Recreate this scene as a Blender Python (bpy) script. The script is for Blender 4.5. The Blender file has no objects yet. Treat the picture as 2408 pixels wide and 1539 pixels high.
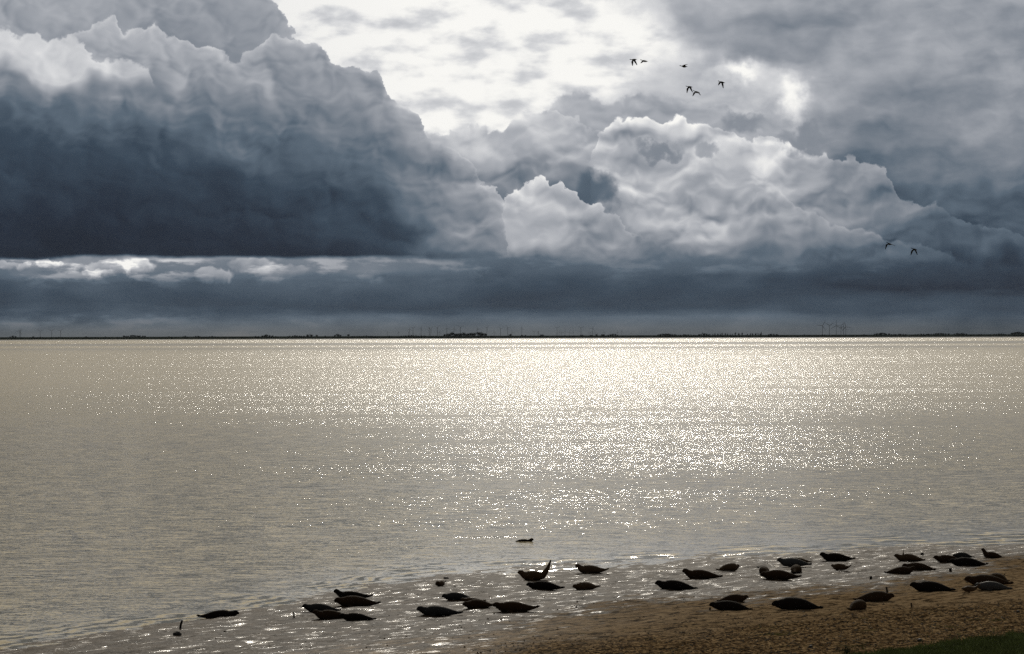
import bpy, bmesh, math, random
import numpy as np
from mathutils import Vector, Matrix, noise as mnoise

S = bpy.context.scene
C = S.collection
R = math.radians

# ------------------------------------------------------------------ camera
PW, PF = 2408.0, 8000.0          # photo width in reference units, focal length in the same units
CAM_H = 10.5
VH = 787.5                       # row of the true horizon
cam_d = bpy.data.cameras.new("camera")
cam_d.sensor_width = 36.0
cam_d.lens = 36.0 * PF / PW
cam_d.clip_start = 0.5
cam_d.clip_end = 80000.0
cam = bpy.data.objects.new("camera", cam_d)
C.objects.link(cam)
cam.location = (0, 0, CAM_H)
PITCH = math.atan((VH - 769.5) / PF)
ROLL = R(0.17)
cam.matrix_world = (Matrix.Translation((0, 0, CAM_H)) @ Matrix.Rotation(R(90) + PITCH, 4, 'X')
                    @ Matrix.Rotation(-ROLL, 4, 'Z'))
S.camera = cam

# ------------------------------------------------------------------ exposure
S.view_settings.view_transform = 'Standard'
S.view_settings.look = 'None'
S.view_settings.exposure = 0.0
S.view_settings.gamma = 1.0
S.cycles.use_denoising = False
S.cycles.max_bounces = 5
S.cycles.diffuse_bounces = 2
S.cycles.glossy_bounces = 3
S.cycles.volume_bounces = 0
S.cycles.sample_clamp_indirect = 1.5
S.cycles.caustics_reflective = False
S.cycles.caustics_refractive = False

# ------------------------------------------------------------------ sun
SUN_EL, SUN_AZ = 27.0, 1.6       # degrees above the horizon, degrees right of the view
sun_d = bpy.data.lights.new("sun", 'SUN')
sun_d.energy = 0.72
sun_d.angle = R(3.0)
sun_d.color = (1.0, 0.94, 0.84)
sun = bpy.data.objects.new("sun", sun_d)
C.objects.link(sun)
sdir = Vector((math.sin(R(SUN_AZ)) * math.cos(R(SUN_EL)), math.cos(R(SUN_AZ)) * math.cos(R(SUN_EL)), math.sin(R(SUN_EL))))
sun.rotation_euler = (-sdir).to_track_quat('-Z', 'Y').to_euler()

# ------------------------------------------------------------------ node expression helper
class NT:
    """Turns python arithmetic into math nodes."""
    def __init__(self, tree):
        self.t = tree
    def new(self, kind, **kw):
        n = self.t.nodes.new(kind)
        for k, v in kw.items():
            setattr(n, k, v)
        return n
    def put(self, sock, v):
        if isinstance(v, E):
            self.t.links.new(v.s, sock)
        elif isinstance(v, bpy.types.NodeSocket):
            self.t.links.new(v, sock)
        else:
            sock.default_value = v
    def m(self, op, *a):
        n = self.new('ShaderNodeMath', operation=op)
        for i, v in enumerate(a):
            self.put(n.inputs[i], v)
        return E(self, n.outputs[0])
    def sstep(self, e0, e1, x, lo=0.0, hi=1.0, kind='SMOOTHSTEP'):
        n = self.new('ShaderNodeMapRange', interpolation_type=kind, clamp=True)
        for i, v in enumerate((x, e0, e1, lo, hi)):
            self.put(n.inputs[i], v)
        return E(self, n.outputs[0])
    def lin(self, e0, e1, x, lo=0.0, hi=1.0):
        return self.sstep(e0, e1, x, lo, hi, 'LINEAR')
    def mix(self, a, b, f):
        n = self.new('ShaderNodeMix', data_type='FLOAT', clamp_factor=True)
        self.put(n.inputs[0], f); self.put(n.inputs[2], a); self.put(n.inputs[3], b)
        return E(self, n.outputs[0])
    def mixc(self, a, b, f, blend='MIX'):
        n = self.new('ShaderNodeMix', data_type='RGBA', clamp_factor=True, blend_type=blend)
        self.put(n.inputs[0], f); self.put(n.inputs[6], a); self.put(n.inputs[7], b)
        return n.outputs[2]
    def xyz(self, x, y, z=0.0):
        n = self.new('ShaderNodeCombineXYZ')
        self.put(n.inputs[0], x); self.put(n.inputs[1], y); self.put(n.inputs[2], z)
        return n.outputs[0]
    def sep(self, v):
        n = self.new('ShaderNodeSeparateXYZ')
        self.t.links.new(v, n.inputs[0])
        return [E(self, o) for o in n.outputs]
    def noise(self, x, y, scale=1.0, detail=4.0, rough=0.5, off=0.0, color=False, lac=2.0, z=None, dist=0.0):
        n = self.new('ShaderNodeTexNoise', noise_dimensions='2D' if z is None else '3D')
        v = self.xyz(x + off, y + off * 0.7, 0.0 if z is None else z)
        self.t.links.new(v, n.inputs['Vector'])
        n.inputs['Scale'].default_value = scale
        n.inputs['Detail'].default_value = detail
        n.inputs['Roughness'].default_value = rough
        n.inputs['Lacunarity'].default_value = lac
        n.inputs['Distortion'].default_value = dist
        if color:
            return self.sep(n.outputs[1])
        return E(self, n.outputs[0])
    def voro(self, x, y, scale=1.0, detail=2.0, rough=0.5, smooth=0.5, off=0.0, lac=2.1):
        n = self.new('ShaderNodeTexVoronoi', voronoi_dimensions='2D', feature='SMOOTH_F1' if smooth > 0 else 'F1', normalize=True)
        v = self.xyz(x + off, y + off * 0.7, 0.0)
        self.t.links.new(v, n.inputs['Vector'])
        n.inputs['Scale'].default_value = scale
        n.inputs['Detail'].default_value = detail
        n.inputs['Roughness'].default_value = rough
        n.inputs['Lacunarity'].default_value = lac
        if smooth > 0:
            n.inputs['Smoothness'].default_value = smooth
        return E(self, n.outputs['Distance'])
    def curve(self, x, pts, soft=True):
        """piecewise curve through (x, y) points."""
        xs = [p[0] for p in pts]; ys = [p[1] for p in pts]
        x0, x1, y0, y1 = min(xs), max(xs), min(ys), max(ys)
        if y1 - y0 < 1e-6:
            y1 = y0 + 1.0
        n = self.new('ShaderNodeFloatCurve')
        cm = n.mapping.curves[0]
        q = [((a - x0) / (x1 - x0), (b - y0) / (y1 - y0)) for a, b in pts]
        while len(cm.points) < len(q):
            cm.points.new(0.5, 0.5)
        for p, (a, b) in zip(cm.points, q):
            p.location = (a, b)
            p.handle_type = 'AUTO_CLAMPED' if soft else 'VECTOR'
        n.mapping.update()
        self.put(n.inputs[1], self.lin(x0, x1, x))
        return E(self, n.outputs[0]) * (y1 - y0) + y0
    def ramp(self, f, stops):
        n = self.new('ShaderNodeValToRGB')
        r = n.color_ramp
        r.elements[0].position, r.elements[1].position = stops[0][0], stops[-1][0]
        for p, c in stops[1:-1]:
            r.elements.new(p)
        for e, (p, c) in zip(sorted(r.elements, key=lambda q: q.position), sorted(stops)):
            e.color = (c[0], c[1], c[2], 1)
        self.put(n.inputs[0], f)
        return n.outputs[0]

class E:
    def __init__(self, nt, s):
        self.nt, self.s = nt, s
    def __add__(self, o): return self.nt.m('ADD', self, o)
    __radd__ = __add__
    def __sub__(self, o): return self.nt.m('SUBTRACT', self, o)
    def __rsub__(self, o): return self.nt.m('SUBTRACT', o, self)
    def __mul__(self, o): return self.nt.m('MULTIPLY', self, o)
    __rmul__ = __mul__
    def __truediv__(self, o): return self.nt.m('DIVIDE', self, o)
    def __rtruediv__(self, o): return self.nt.m('DIVIDE', o, self)
    def __pow__(self, o): return self.nt.m('POWER', self, o)
    def __neg__(self): return self * -1.0
    def max(self, o): return self.nt.m('MAXIMUM', self, o)
    def min(self, o): return self.nt.m('MINIMUM', self, o)
    def abs(self): return self.nt.m('ABSOLUTE', self)

def s2l(c):
    return c / 12.92 if c <= 0.04045 else ((c + 0.055) / 1.055) ** 2.4
def rgb(r, g, b):
    return (s2l(r / 255.0), s2l(g / 255.0), s2l(b / 255.0))

# ------------------------------------------------------------------ sky: Sky Texture behind procedural clouds
def build_sky():
    w = bpy.data.worlds.new("World")
    S.world = w
    w.use_nodes = True
    t = w.node_tree
    t.nodes.clear()
    n = NT(t)
    out = n.new('ShaderNodeOutputWorld')
    tc = n.new('ShaderNodeTexCoord')
    dx, dy, dz = n.sep(tc.outputs['Generated'])
    hyp = n.m('SQRT', dx * dx + dy * dy).max(0.0001)
    az = n.m('ARCTAN2', dx, dy)
    el = n.m('ARCTAN2', dz, hyp)
    # compass bearing and height of the cloud, in hundredths of the focal length
    azc = az.max(-0.6).min(0.6)
    u = n.m('TANGENT', azc) * PF + 1204.0
    v = VH - (dz / hyp) / n.m('COSINE', azc) * PF
    # ---- billow fields
    px, py = u * 0.01, v * 0.01
    wn = n.noise(px, py, 0.9, 5.0, 0.55, off=13.1, color=True)
    wq = n.noise(px, py, 0.9, 2.0, 0.5, off=13.1, color=True)
    qx = px + (wq[0] - 0.5) * 0.45 + (wn[0] - 0.5) * 0.22
    qy = py + (wq[1] - 0.5) * 0.45 + (wn[1] - 0.5) * 0.22
    sx, sy = 1450.0 - u, -150.0 - v
    sl = n.m('SQRT', sx * sx + sy * sy).max(1.0)
    sx, sy = sx / sl, sy / sl
    def lumps(x, y, sc, off):
        a = n.voro(x * 0.82, y * 1.25, sc, 2.0, 0.42, 0.30, off, 2.3)
        return a * a * -1.0
    d = 0.16
    E1 = (lumps(qx, qy, 0.95, 0.0) - lumps(qx + sx * d, qy + sy * d, 0.95, 0.0)) * 2.2
    def swell(x, y):
        a = n.voro(x * 0.72, y * 1.45, 0.46, 1.0, 0.4, 0.45, 7.0, 2.2)
        return n.noise(x * 0.72, y * 1.5, 0.5, 4.0, 0.5, 7.0) * 0.7 - a * a * 0.9
    E2 = (swell(qx, qy) - swell(qx + sx * 0.33, qy + sy * 0.33)) * 1.0
    soft = n.noise(px * 0.5, py, 0.55, 5.0, 0.5, off=31.0) - 0.5
    soft2 = n.noise(px * 0.6, py * 1.3, 1.3, 5.0, 0.55, off=47.0) - 0.5
    fine = n.noise(px, py, 3.2, 5.0, 0.6, off=5.0, color=True)
    edgev = n.voro(qx, qy, 2.2, 1.0, 0.5, 0.0, 2.0)
    wux = (wn[0] - 0.5) * 46.0 + (fine[0] - 0.5) * 26.0
    wvy = (wn[1] - 0.5) * 46.0 + (fine[1] - 0.5) * 26.0 + (edgev - 0.35) * 34.0
    stra = n.noise(px * 0.16, py * 1.4, 1.0, 6.0, 0.55, off=61.0) - 0.5   # flat stratus streaks

    last = [None]
    def after(x):
        # evaluates x only once the previous cloud is finished (keeps few values alive at a time)
        return x if last[0] is None else x + last[0] * 1e-7
    def grid(cols, rows, vals, flat=False):
        """Tone of a cloud over a coarse grid of bearings and heights."""
        acc = None
        uu0 = after(u + (wq[0] - 0.5) * 150.0)
        vv0 = v + (wq[1] - 0.5) * 120.0 if not flat else v + stra * 90.0 + (wn[1] - 0.5) * 14.0
        for i, r in enumerate(rows):
            uu = uu0 if acc is None else uu0 + acc * 1e-7
            vv = vv0 if acc is None else vv0 + acc * 1e-7
            c = n.curve(uu, list(zip(cols, vals[i])))
            if i == 0:
                wgt = n.lin(r, rows[1], vv, 1.0, 0.0)
            elif i == len(rows) - 1:
                wgt = n.lin(rows[i - 1], r, vv, 0.0, 1.0)
            else:
                wgt = n.lin(rows[i - 1], r, vv).min(n.lin(r, rows[i + 1], vv, 1.0, 0.0))
            acc = c * wgt if acc is None else acc + c * wgt
        last[0] = acc
        return acc * (1 / 255.0)

    def layer(prev, top, tone, rim=0.0, rimw=20.0, soft_e=4.0, amp=1.0, emb=0.25, emb2=0.25, bot=None, bsoft=5.0, left=None, right=None):
        vt = n.curve(after(u + wux * amp), top)
        D = v + wvy * amp - vt
        msk = n.sstep(-soft_e, soft_e, D)
        if bot is not None:
            vb = n.curve(after(u), bot) + stra * (14.0 + bsoft * 2.0) + (wn[1] - 0.5) * (4.0 + bsoft * 1.5)
            msk = msk * n.sstep(-bsoft, bsoft, vb - v)
        if top[0][0] > -100:
            msk = msk * n.sstep(top[0][0], top[0][0] + 25.0, u)
        if top[-1][0] < 2500:
            msk = msk * n.sstep(top[-1][0], top[-1][0] - 25.0, u)
        if left is not None:
            msk = msk * n.sstep(left[0], left[1], u + wux * 2.0)
        if right is not None:
            msk = msk * n.sstep(right[1], right[0], u + wux * 2.0)
        r = n.m('EXPONENT', D.max(0.0) * (-1.0 / rimw))
        tt = tone + (r * rim + E1 * emb + E2 * emb2) * n.lin(0.15, 0.6, tone, 0.10, 1.0)
        last[0] = n.mix(prev, tt, msk)
        return last[0]

    # ---- backdrop above: bright thin altocumulus round the hidden sun; bands low down
    cell = n.noise(px * 0.55, py * 1.25, 1.6, 4.0, 0.48, off=71.0)
    alt = 0.965 - n.sstep(0.42, 0.80, cell) * 0.20
    alt = alt - n.lin(1000.0, 500.0, u) * 0.05
    low = grid([0, 200, 400, 700, 1000, 1200, 1600, 2000, 2408], [585, 612, 640, 662, 690, 715, 735, 755, 795],
               [[125, 130, 125, 118, 112, 105, 110, 95, 84], [125, 140, 122, 122, 112, 96, 100, 86, 76], [108, 128, 104, 118, 104, 84, 88, 66, 56], [72, 84, 80, 90, 84, 74, 72, 56, 50],
                [68, 76, 74, 80, 78, 66, 70, 72, 74], [62, 68, 68, 68, 66, 64, 70, 74, 70], [66, 72, 76, 76, 74, 76, 80, 74, 66], [92, 90, 92, 94, 88, 92, 94, 82, 72], [92, 94, 94, 96, 92, 98, 94, 86, 80]], flat=True)
    low = low + stra * 0.13 + soft2 * 0.10
    bro = n.noise(px * 0.5, py * 1.7, 1.5, 6.0, 0.58, off=83.0)
    strip = n.curve(v + stra * 30.0, [(596, 1.0), (620, 1.0), (648, .55), (672, .12), (700, 0.0), (730, 0.0), (748, .22), (770, .10), (790, 0.0)])
    low = low + n.sstep(0.47, 0.66, bro) * strip * n.curve(u, [(0, .34), (330, .36), (480, .24), (760, .20), (1000, .12), (1400, .09), (2000, .07), (2408, .04)])
    base = n.mix(alt, low, n.sstep(330.0, 420.0, v + wvy))
    # ---- veil on the right
    veil = grid([1300, 1500, 1700, 1900, 2100, 2408], [-100, 0, 60, 150, 260, 380, 500, 600],
                [[215, 195, 175, 170, 160, 150], [225, 185, 165, 168, 160, 150], [235, 205, 135, 142, 150, 140], [235, 200, 172, 160, 152, 150],
                 [190, 160, 165, 160, 140, 138], [130, 140, 150, 140, 112, 120], [100, 100, 100, 95, 80, 84], [80, 80, 80, 75, 66, 66]])
    veil = veil + soft * 0.24 + soft2 * 0.14 + E2 * 0.45 + E1 * 0.06
    vm = n.sstep(-90.0, 110.0, u - n.curve(v, [(-200, 1380), (0, 1490), (60, 1560), (120, 1620), (170, 1560), (260, 1400), (400, 1250)])
                 + wux * 2.2 + soft * 160.0)
    base = n.mix(base, veil, vm * n.sstep(640.0, 560.0, v + stra * 30.0))
    # bright rips
    for (cu, cv, ru, rv, a) in ((1745, 165, 60, 26, .30), (1870, 235, 34, 62, .32), (1800, 205, 70, 40, .12), (2385, 190, 60, 70, .10)):
        g = ((after(u) + wux * 1.3 - cu) / ru); h = ((v + wvy * 1.3 - cv) / rv)
        base = base + n.m('EXPONENT', (g * g + h * h) * -1.0) * a
        last[0] = base
    # ---- centre cumulus, back to front
    cbot = [(900, 606), (1200, 610), (1500, 612), (1900, 618), (2408, 640)]
    t = grid([1250, 1400, 1600, 1800, 2000], [180, 260, 340, 450], [[185, 170, 165, 175, 165], [190, 165, 150, 175, 165], [175, 170, 180, 180, 160], [140, 150, 160, 160, 150]])
    base = layer(base, [(1180, 330), (1262, 300), (1300, 240), (1340, 215), (1362, 204), (1400, 222), (1440, 238), (1500, 215), (1560, 215), (1600, 232), (1660, 240), (1740, 256), (1808, 270), (1880, 330), (1960, 420)],
                 t, rim=0.10, rimw=16, soft_e=9, emb=.30, emb2=.3, right=(1760, 1900), bot=[(1100, 420), (2000, 430)], bsoft=60)
    t = grid([980, 1100, 1200, 1300, 1400, 1500, 1600], [260, 320, 380, 440, 520], [[205, 205, 200, 190, 170, 180, 190], [195, 190, 188, 186, 178, 170, 185], [165, 165, 158, 155, 165, 160, 160], [150, 125, 122, 118, 92, 105, 150], [140, 130, 122, 100, 80, 110, 140]])
    base = layer(base, [(940, 330), (1000, 312), (1030, 311), (1070, 304), (1100, 298), (1107, 287), (1118, 290), (1140, 298), (1165, 313), (1180, 311), (1207, 283), (1220, 271), (1238, 265), (1290, 262), (1315, 268), (1355, 281), (1385, 298), (1440, 330), (1500, 400)],
                 t, rim=0.07, rimw=14, soft_e=4, emb=.42, emb2=.4, bot=cbot)
    t = grid([1400, 1500, 1600, 1700, 1800, 1900, 2000, 2100, 2250, 2408], [280, 340, 400, 460, 520, 580, 620],
             [[225, 225, 215, 200, 205, 190, 170, 160, 140, 120], [190, 165, 190, 205, 205, 170, 150, 140, 120, 100], [170, 175, 195, 200, 222, 160, 138, 132, 100, 95],
              [135, 165, 178, 175, 180, 142, 122, 120, 105, 95], [140, 165, 170, 160, 152, 135, 122, 112, 98, 88], [145, 155, 150, 145, 130, 118, 104, 96, 84, 78], [110, 112, 110, 105, 100, 92, 84, 72, 62, 58]])
    base = layer(base, [(1380, 470), (1395, 360), (1411, 318), (1430, 296), (1452, 283), (1494, 276), (1520, 280), (1548, 287), (1575, 280), (1597, 273), (1625, 290), (1660, 300), (1690, 310), (1740, 330), (1770, 338), (1784, 328), (1804, 323), (1825, 331), (1866, 346), (1924, 357), (1960, 372), (1978, 378), (1990, 369), (2028, 387), (2073, 392), (2098, 426), (2111, 455), (2116, 473), (2144, 472), (2168, 484), (2197, 484), (2214, 497), (2250, 520), (2281, 535), (2346, 543), (2408, 561), (2600, 600)],
                 t, rim=0.09, rimw=14, soft_e=3.5, emb=.52, emb2=.55, bot=cbot, bsoft=20)
    # blue gaps
    for (cu, cv, ru, rv, tn) in ((1400, 452, 46, 36, .36), (1545, 352, 46, 16, .48), (1745, 292, 46, 24, .52), (1890, 325, 50, 26, .52), (1660, 350, 26, 14, .60)):
        g = ((after(u) + wux * 1.6 - cu) / ru); h = ((v + wvy * 1.6 - cv) / rv)
        base = n.mix(base, tn, n.sstep(2.2, 0.0, g * g + h * h) * 0.80)
        last[0] = base
    t = grid([1150, 1250, 1350, 1450, 1600, 1800], [410, 450, 500, 550, 600], [[165, 205, 195, 185, 175, 160], [160, 185, 180, 170, 172, 160], [150, 178, 168, 160, 165, 150], [150, 182, 160, 158, 150, 138], [105, 135, 125, 118, 112, 105]])
    base = layer(base, [(1100, 560), (1160, 490), (1182, 468), (1200, 451), (1227, 431), (1252, 428), (1260, 416), (1275, 411), (1290, 421), (1300, 430), (1318, 428), (1329, 446), (1360, 460), (1392, 481), (1420, 500), (1460, 522), (1520, 560), (1640, 600)],
                 t, rim=0.10, rimw=10, soft_e=2.5, emb=.42, emb2=.4, bot=cbot, bsoft=14)
    t = grid([1750, 1850, 1950, 2050, 2200], [450, 500, 550, 600], [[165, 165, 150, 140, 120], [160, 152, 148, 135, 115], [135, 132, 128, 128, 112], [105, 100, 98, 100, 88]])
    base = layer(base, [(1700, 520), (1770, 470), (1814, 455), (1850, 463), (1872, 484), (1894, 503), (1923, 510), (1967, 528), (2022, 529), (2069, 550), (2098, 571), (2150, 578), (2200, 592), (2300, 640)],
                 t, rim=0.08, rimw=14, soft_e=5, emb=.36, emb2=.4, bot=[(1700, 608), (1900, 612), (2200, 612), (2408, 612)], bsoft=22, left=(1640, 1800))
    # ---- the big dark cumulus on the left
    t = grid([-200, 0, 200, 400, 600, 720], [0, 50, 100, 160], [[150, 155, 165, 150, 158, 175], [150, 160, 160, 142, 148, 165], [150, 150, 148, 138, 146, 165], [140, 140, 140, 138, 145, 160]])
    base = layer(base, [(-300, -200), (560, -120), (610, -30), (640, 2), (662, 25), (680, 48), (692, 78), (700, 110), (730, 200)],
                 t, rim=0.12, rimw=7, soft_e=3, emb=.30, emb2=.22, bot=cbot)
    t = grid([0, 200, 400, 600, 800, 900, 1000, 1100, 1180], [60, 140, 200, 260, 320, 400, 480, 540, 600],
             [[150, 165, 165, 165, 170, 170, 175, 180, 180], [140, 165, 165, 150, 152, 162, 175, 180, 180], [125, 140, 140, 146, 134, 150, 170, 180, 180], [85, 105, 115, 126, 124, 138, 160, 175, 180],
              [72, 76, 84, 108, 118, 128, 150, 165, 175], [60, 62, 66, 72, 92, 110, 128, 140, 165], [50, 50, 54, 58, 70, 84, 112, 138, 150], [43, 43, 46, 50, 56, 66, 98, 140, 150], [37, 37, 39, 42, 47, 54, 72, 98, 110]])
    base = layer(base, [(-100, 90), (60, 90), (140, 92), (195, 68), (219, 56), (263, 38), (301, 64), (335, 58), (369, 62), (404, 82), (424, 86), (472, 99), (506, 103), (537, 116), (557, 137), (581, 117), (616, 99), (640, 83), (684, 84), (698, 90), (741, 104), (766, 120), (804, 152), (853, 160), (889, 168), (903, 203), (928, 237), (953, 253), (984, 268), (1000, 308), (1028, 338), (1078, 357), (1111, 369), (1124, 392), (1128, 415), (1161, 440), (1177, 462), (1184, 500), (1190, 526), (1194, 620), (1260, 760)],
                 t, rim=0.13, rimw=20, soft_e=3.0, emb=.42, emb2=.48, bot=[(-200, 604), (0, 604), (80, 602), (250, 597), (400, 601), (560, 600), (700, 606), (900, 606), (1100, 614), (1200, 606)], bsoft=6)
    # bright shoulder in front at far left, with its shaded foot
    t = grid([0, 120, 240, 360, 480], [60, 120, 180, 230], [[200, 195, 178, 170, 162], [205, 206, 196, 180, 164], [120, 198, 198, 172, 145], [85, 110, 120, 125, 122]])
    base = layer(base, [(-200, 60), (0, 64), (20, 66), (45, 80), (80, 73), (115, 90), (165, 86), (200, 102), (222, 142), (300, 138), (345, 165), (365, 195), (420, 260)],
                 t, rim=0.06, rimw=14, soft_e=6, emb=.22, emb2=.2, bot=[(-200, 150), (0, 160), (45, 165), (85, 205), (140, 222), (200, 222), (280, 205), (340, 200), (420, 190)], bsoft=14)
    # ---- sunlit little cumuli in the gap beneath
    for (cu, cv, ru, rv, a) in ((325, 622, 42, 27, .40), (255, 628, 60, 22, .24), (215, 640, 26, 10, .18), (120, 622, 34, 10, .28), (58, 622, 18, 12, .28), (10, 615, 40, 10, .2),
                                (505, 645, 48, 20, .24), (592, 618, 56, 20, .20), (660, 640, 70, 20, .12), (880, 655, 44, 16, .08), (1115, 645, 20, 10, .10)):
        g = ((after(u) + wux * 0.8 - cu) / ru); h = ((v + wvy * 0.8 - cv) / rv)
        vb = n.sstep(600.0, 607.0, v - stra * 14.0)
        mk = n.sstep(1.15, 0.6, g * g + h * h) * n.sstep(1.0, -0.3, h, 0.15, 1.0) * vb
        base = base + mk * (a * 0.8 + E1 * 0.4)
        last[0] = base
    tone = base.max(0.1).min(1.0)
    col = n.ramp(tone, [(0.10, rgb(22, 27, 38)), (0.18, rgb(37, 46, 60)), (0.28, rgb(57, 71, 86)), (0.40, rgb(90, 104, 118)), (0.55, rgb(136, 142, 151)),
                        (0.70, rgb(175, 178, 184)), (0.85, rgb(216, 217, 219)), (0.97, rgb(251, 250, 246))])
    hz = n.sstep(735.0, 790.0, v)
    col = n.mixc(col, (1.24, 1.0, 0.82, 1), hz * 1.0, 'MULTIPLY')
    cb = n.new('ShaderNodeBackground')
    t_ = t
    w.node_tree.links.new(col, cb.inputs[0])
    cb.inputs[1].default_value = 1.0
    # ---- above and around the view: glow of the veiled sun, grey elsewhere
    sd = n.m('ARCCOSINE', (dx * sdir.x + dy * sdir.y + dz * sdir.z).min(1.0).max(-1.0))
    big = n.noise(dx, dy, 2.2, 4.0, 0.55, off=3.0, z=dz) - 0.5
    glow = n.m('EXPONENT', (sd * sd) * -6.5) * 1.05 + 0.08 + big * 0.10
    glow = glow.max(0.03)
    gc = n.mixc((0.97, 0.98, 1.0, 1), (1.16, 1.01, 0.77, 1), n.lin(0.08, 0.35, glow))
    gb = n.new('ShaderNodeBackground')
    w.node_tree.links.new(gc, gb.inputs[0])
    n.put(gb.inputs[1], glow)
    ms = n.new('ShaderNodeMixShader')
    inside = n.sstep(-40.0, -380.0, v, 1.0, 0.0) * n.sstep(0.5, 0.3, az.abs())
    n.put(ms.inputs[0], inside)
    w.node_tree.links.new(gb.outputs[0], ms.inputs[1])
    w.node_tree.links.new(cb.outputs[0], ms.inputs[2])
    sky = n.new('ShaderNodeTexSky', sky_type='NISHITA', sun_disc=False)
    sky.sun_elevation = R(SUN_EL)
    sky.sun_rotation = R(SUN_AZ)
    sb = n.new('ShaderNodeBackground')
    w.node_tree.links.new(sky.outputs[0], sb.inputs[0])
    sb.inputs[1].default_value = 0.06
    m2 = n.new('ShaderNodeMixShader')
    m2.inputs[0].default_value = 0.998
    w.node_tree.links.new(sb.outputs[0], m2.inputs[1])
    w.node_tree.links.new(ms.outputs[0], m2.inputs[2])
    w.node_tree.links.new(m2.outputs[0], out.inputs[0])
    w.cycles.sampling_method = 'MANUAL'
    w.cycles.sample_map_resolution = 512
build_sky()

# ------------------------------------------------------------------ small helpers
rng = random.Random(7)
nrng = np.random.default_rng(11)

def link(o, parent=None):
    C.objects.link(o)
    if parent is not None:
        o.parent = parent
    return o
def mesh_obj(name, verts, faces, mat, parent=None, smooth=True):
    me = bpy.data.meshes.new(name)
    me.from_pydata([tuple(v) for v in verts], [], [tuple(f) for f in faces])
    if smooth:
        me.shade_smooth()
    if mat is not None:
        me.materials.append(mat)
    return link(bpy.data.objects.new(name, me), parent)
def np_mesh(name, V, F, mat, smooth=True):
    """V (n,3) float array, F (m,k) int array of quads or triangles."""
    me = bpy.data.meshes.new(name)
    k = F.shape[1]
    me.vertices.add(len(V)); me.loops.add(F.size); me.polygons.add(len(F))
    me.vertices.foreach_set('co', np.ascontiguousarray(V, dtype=np.float32).ravel())
    me.loops.foreach_set('vertex_index', np.ascontiguousarray(F, dtype=np.int32).ravel())
    me.polygons.foreach_set('loop_start', np.arange(0, F.size, k, dtype=np.int32))
    me.polygons.foreach_set('loop_total', np.full(len(F), k, dtype=np.int32))
    me.polygons.foreach_set('use_smooth', np.full(len(F), smooth))
    me.update(calc_edges=True)
    if mat is not None:
        me.materials.append(mat)
    return link(bpy.data.objects.new(name, me))
def grid_faces(nx, ny):
    i = np.arange(nx - 1)[None, :] + nx * np.arange(ny - 1)[:, None]
    return np.stack([i, i + 1, i + nx + 1, i + nx], -1).reshape(-1, 4)
def structure(o):
    o['kind'] = 'structure'
    return o
def tag(o, label, cat, group=None, kind=None):
    o['label'] = label
    o['category'] = cat
    if group:
        o['group'] = group
    if kind:
        o['kind'] = kind
    return o
def empty(name, loc, rz=0.0):
    o = bpy.data.objects.new(name, None)
    o.empty_display_size = 0.3
    o.location = loc
    o.rotation_euler = (0, 0, rz)
    return link(o)

# value noise on arrays
_perm = nrng.permutation(4096).astype(np.int64)
_val = nrng.random(4096)
def vnoise(x, y, seed=0):
    xi = np.floor(x).astype(np.int64); yi = np.floor(y).astype(np.int64)
    fx = x - xi; fy = y - yi
    fx = fx * fx * fx * (fx * (fx * 6 - 15) + 10); fy = fy * fy * fy * (fy * (fy * 6 - 15) + 10)
    def h(a, b):
        return _val[_perm[(_perm[(a + seed * 131) & 4095] + b) & 4095]]
    a = h(xi, yi); b = h(xi + 1, yi); c = h(xi, yi + 1); d = h(xi + 1, yi + 1)
    return (a + (b - a) * fx) * (1 - fy) + (c + (d - c) * fx) * fy
def fbm(x, y, octv=4, seed=0, rough=0.5, lac=2.03):
    s = 0.0; a = 1.0; t = 0.0
    for i in range(octv):
        s = s + a * (vnoise(x, y, seed + i * 17) - 0.5)
        t += a
        a *= rough
        x = x * lac + 3.7; y = y * lac + 1.3
    return s / t
def sst(e0, e1, x):
    t = np.clip((x - e0) / (e1 - e0), 0, 1)
    return t * t * (3 - 2 * t)

# ------------------------------------------------------------------ the shore
SHORE = [(-60, 28), (-40, 66), (-26, 94), (-17.0, 113.0), (-12.5, 124.0), (-9.3, 132.0), (-5.5, 143.7), (-3.2, 147.5), (0.7, 151.2), (3.8, 153.8), (7.8, 158.0),
         (12.7, 162.5), (18.8, 167.4), (25.9, 171.4), (40, 178), (70, 190)]
YS = 2.39
_sx = np.array([p[0] for p in SHORE], float); _sy = np.array([p[1] for p in SHORE], float)
def shore_y(x):
    return np.interp(x, _sx, _sy)
def land_d(x, y):
    return (shore_y(x) - y) / YS
def base_h(x, y):
    """smooth height of the beach"""
    d = land_d(x, y)
    h = np.where(d < 0, d * 0.03, d * 0.006)
    h = h + np.clip(d - 8, 0, 7) * 0.022 + np.clip(d - 15, 0, 5) * 0.02 + np.clip(d - 19.5, 0, 40) * 0.05
    return np.maximum(h, -3.0)
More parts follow.
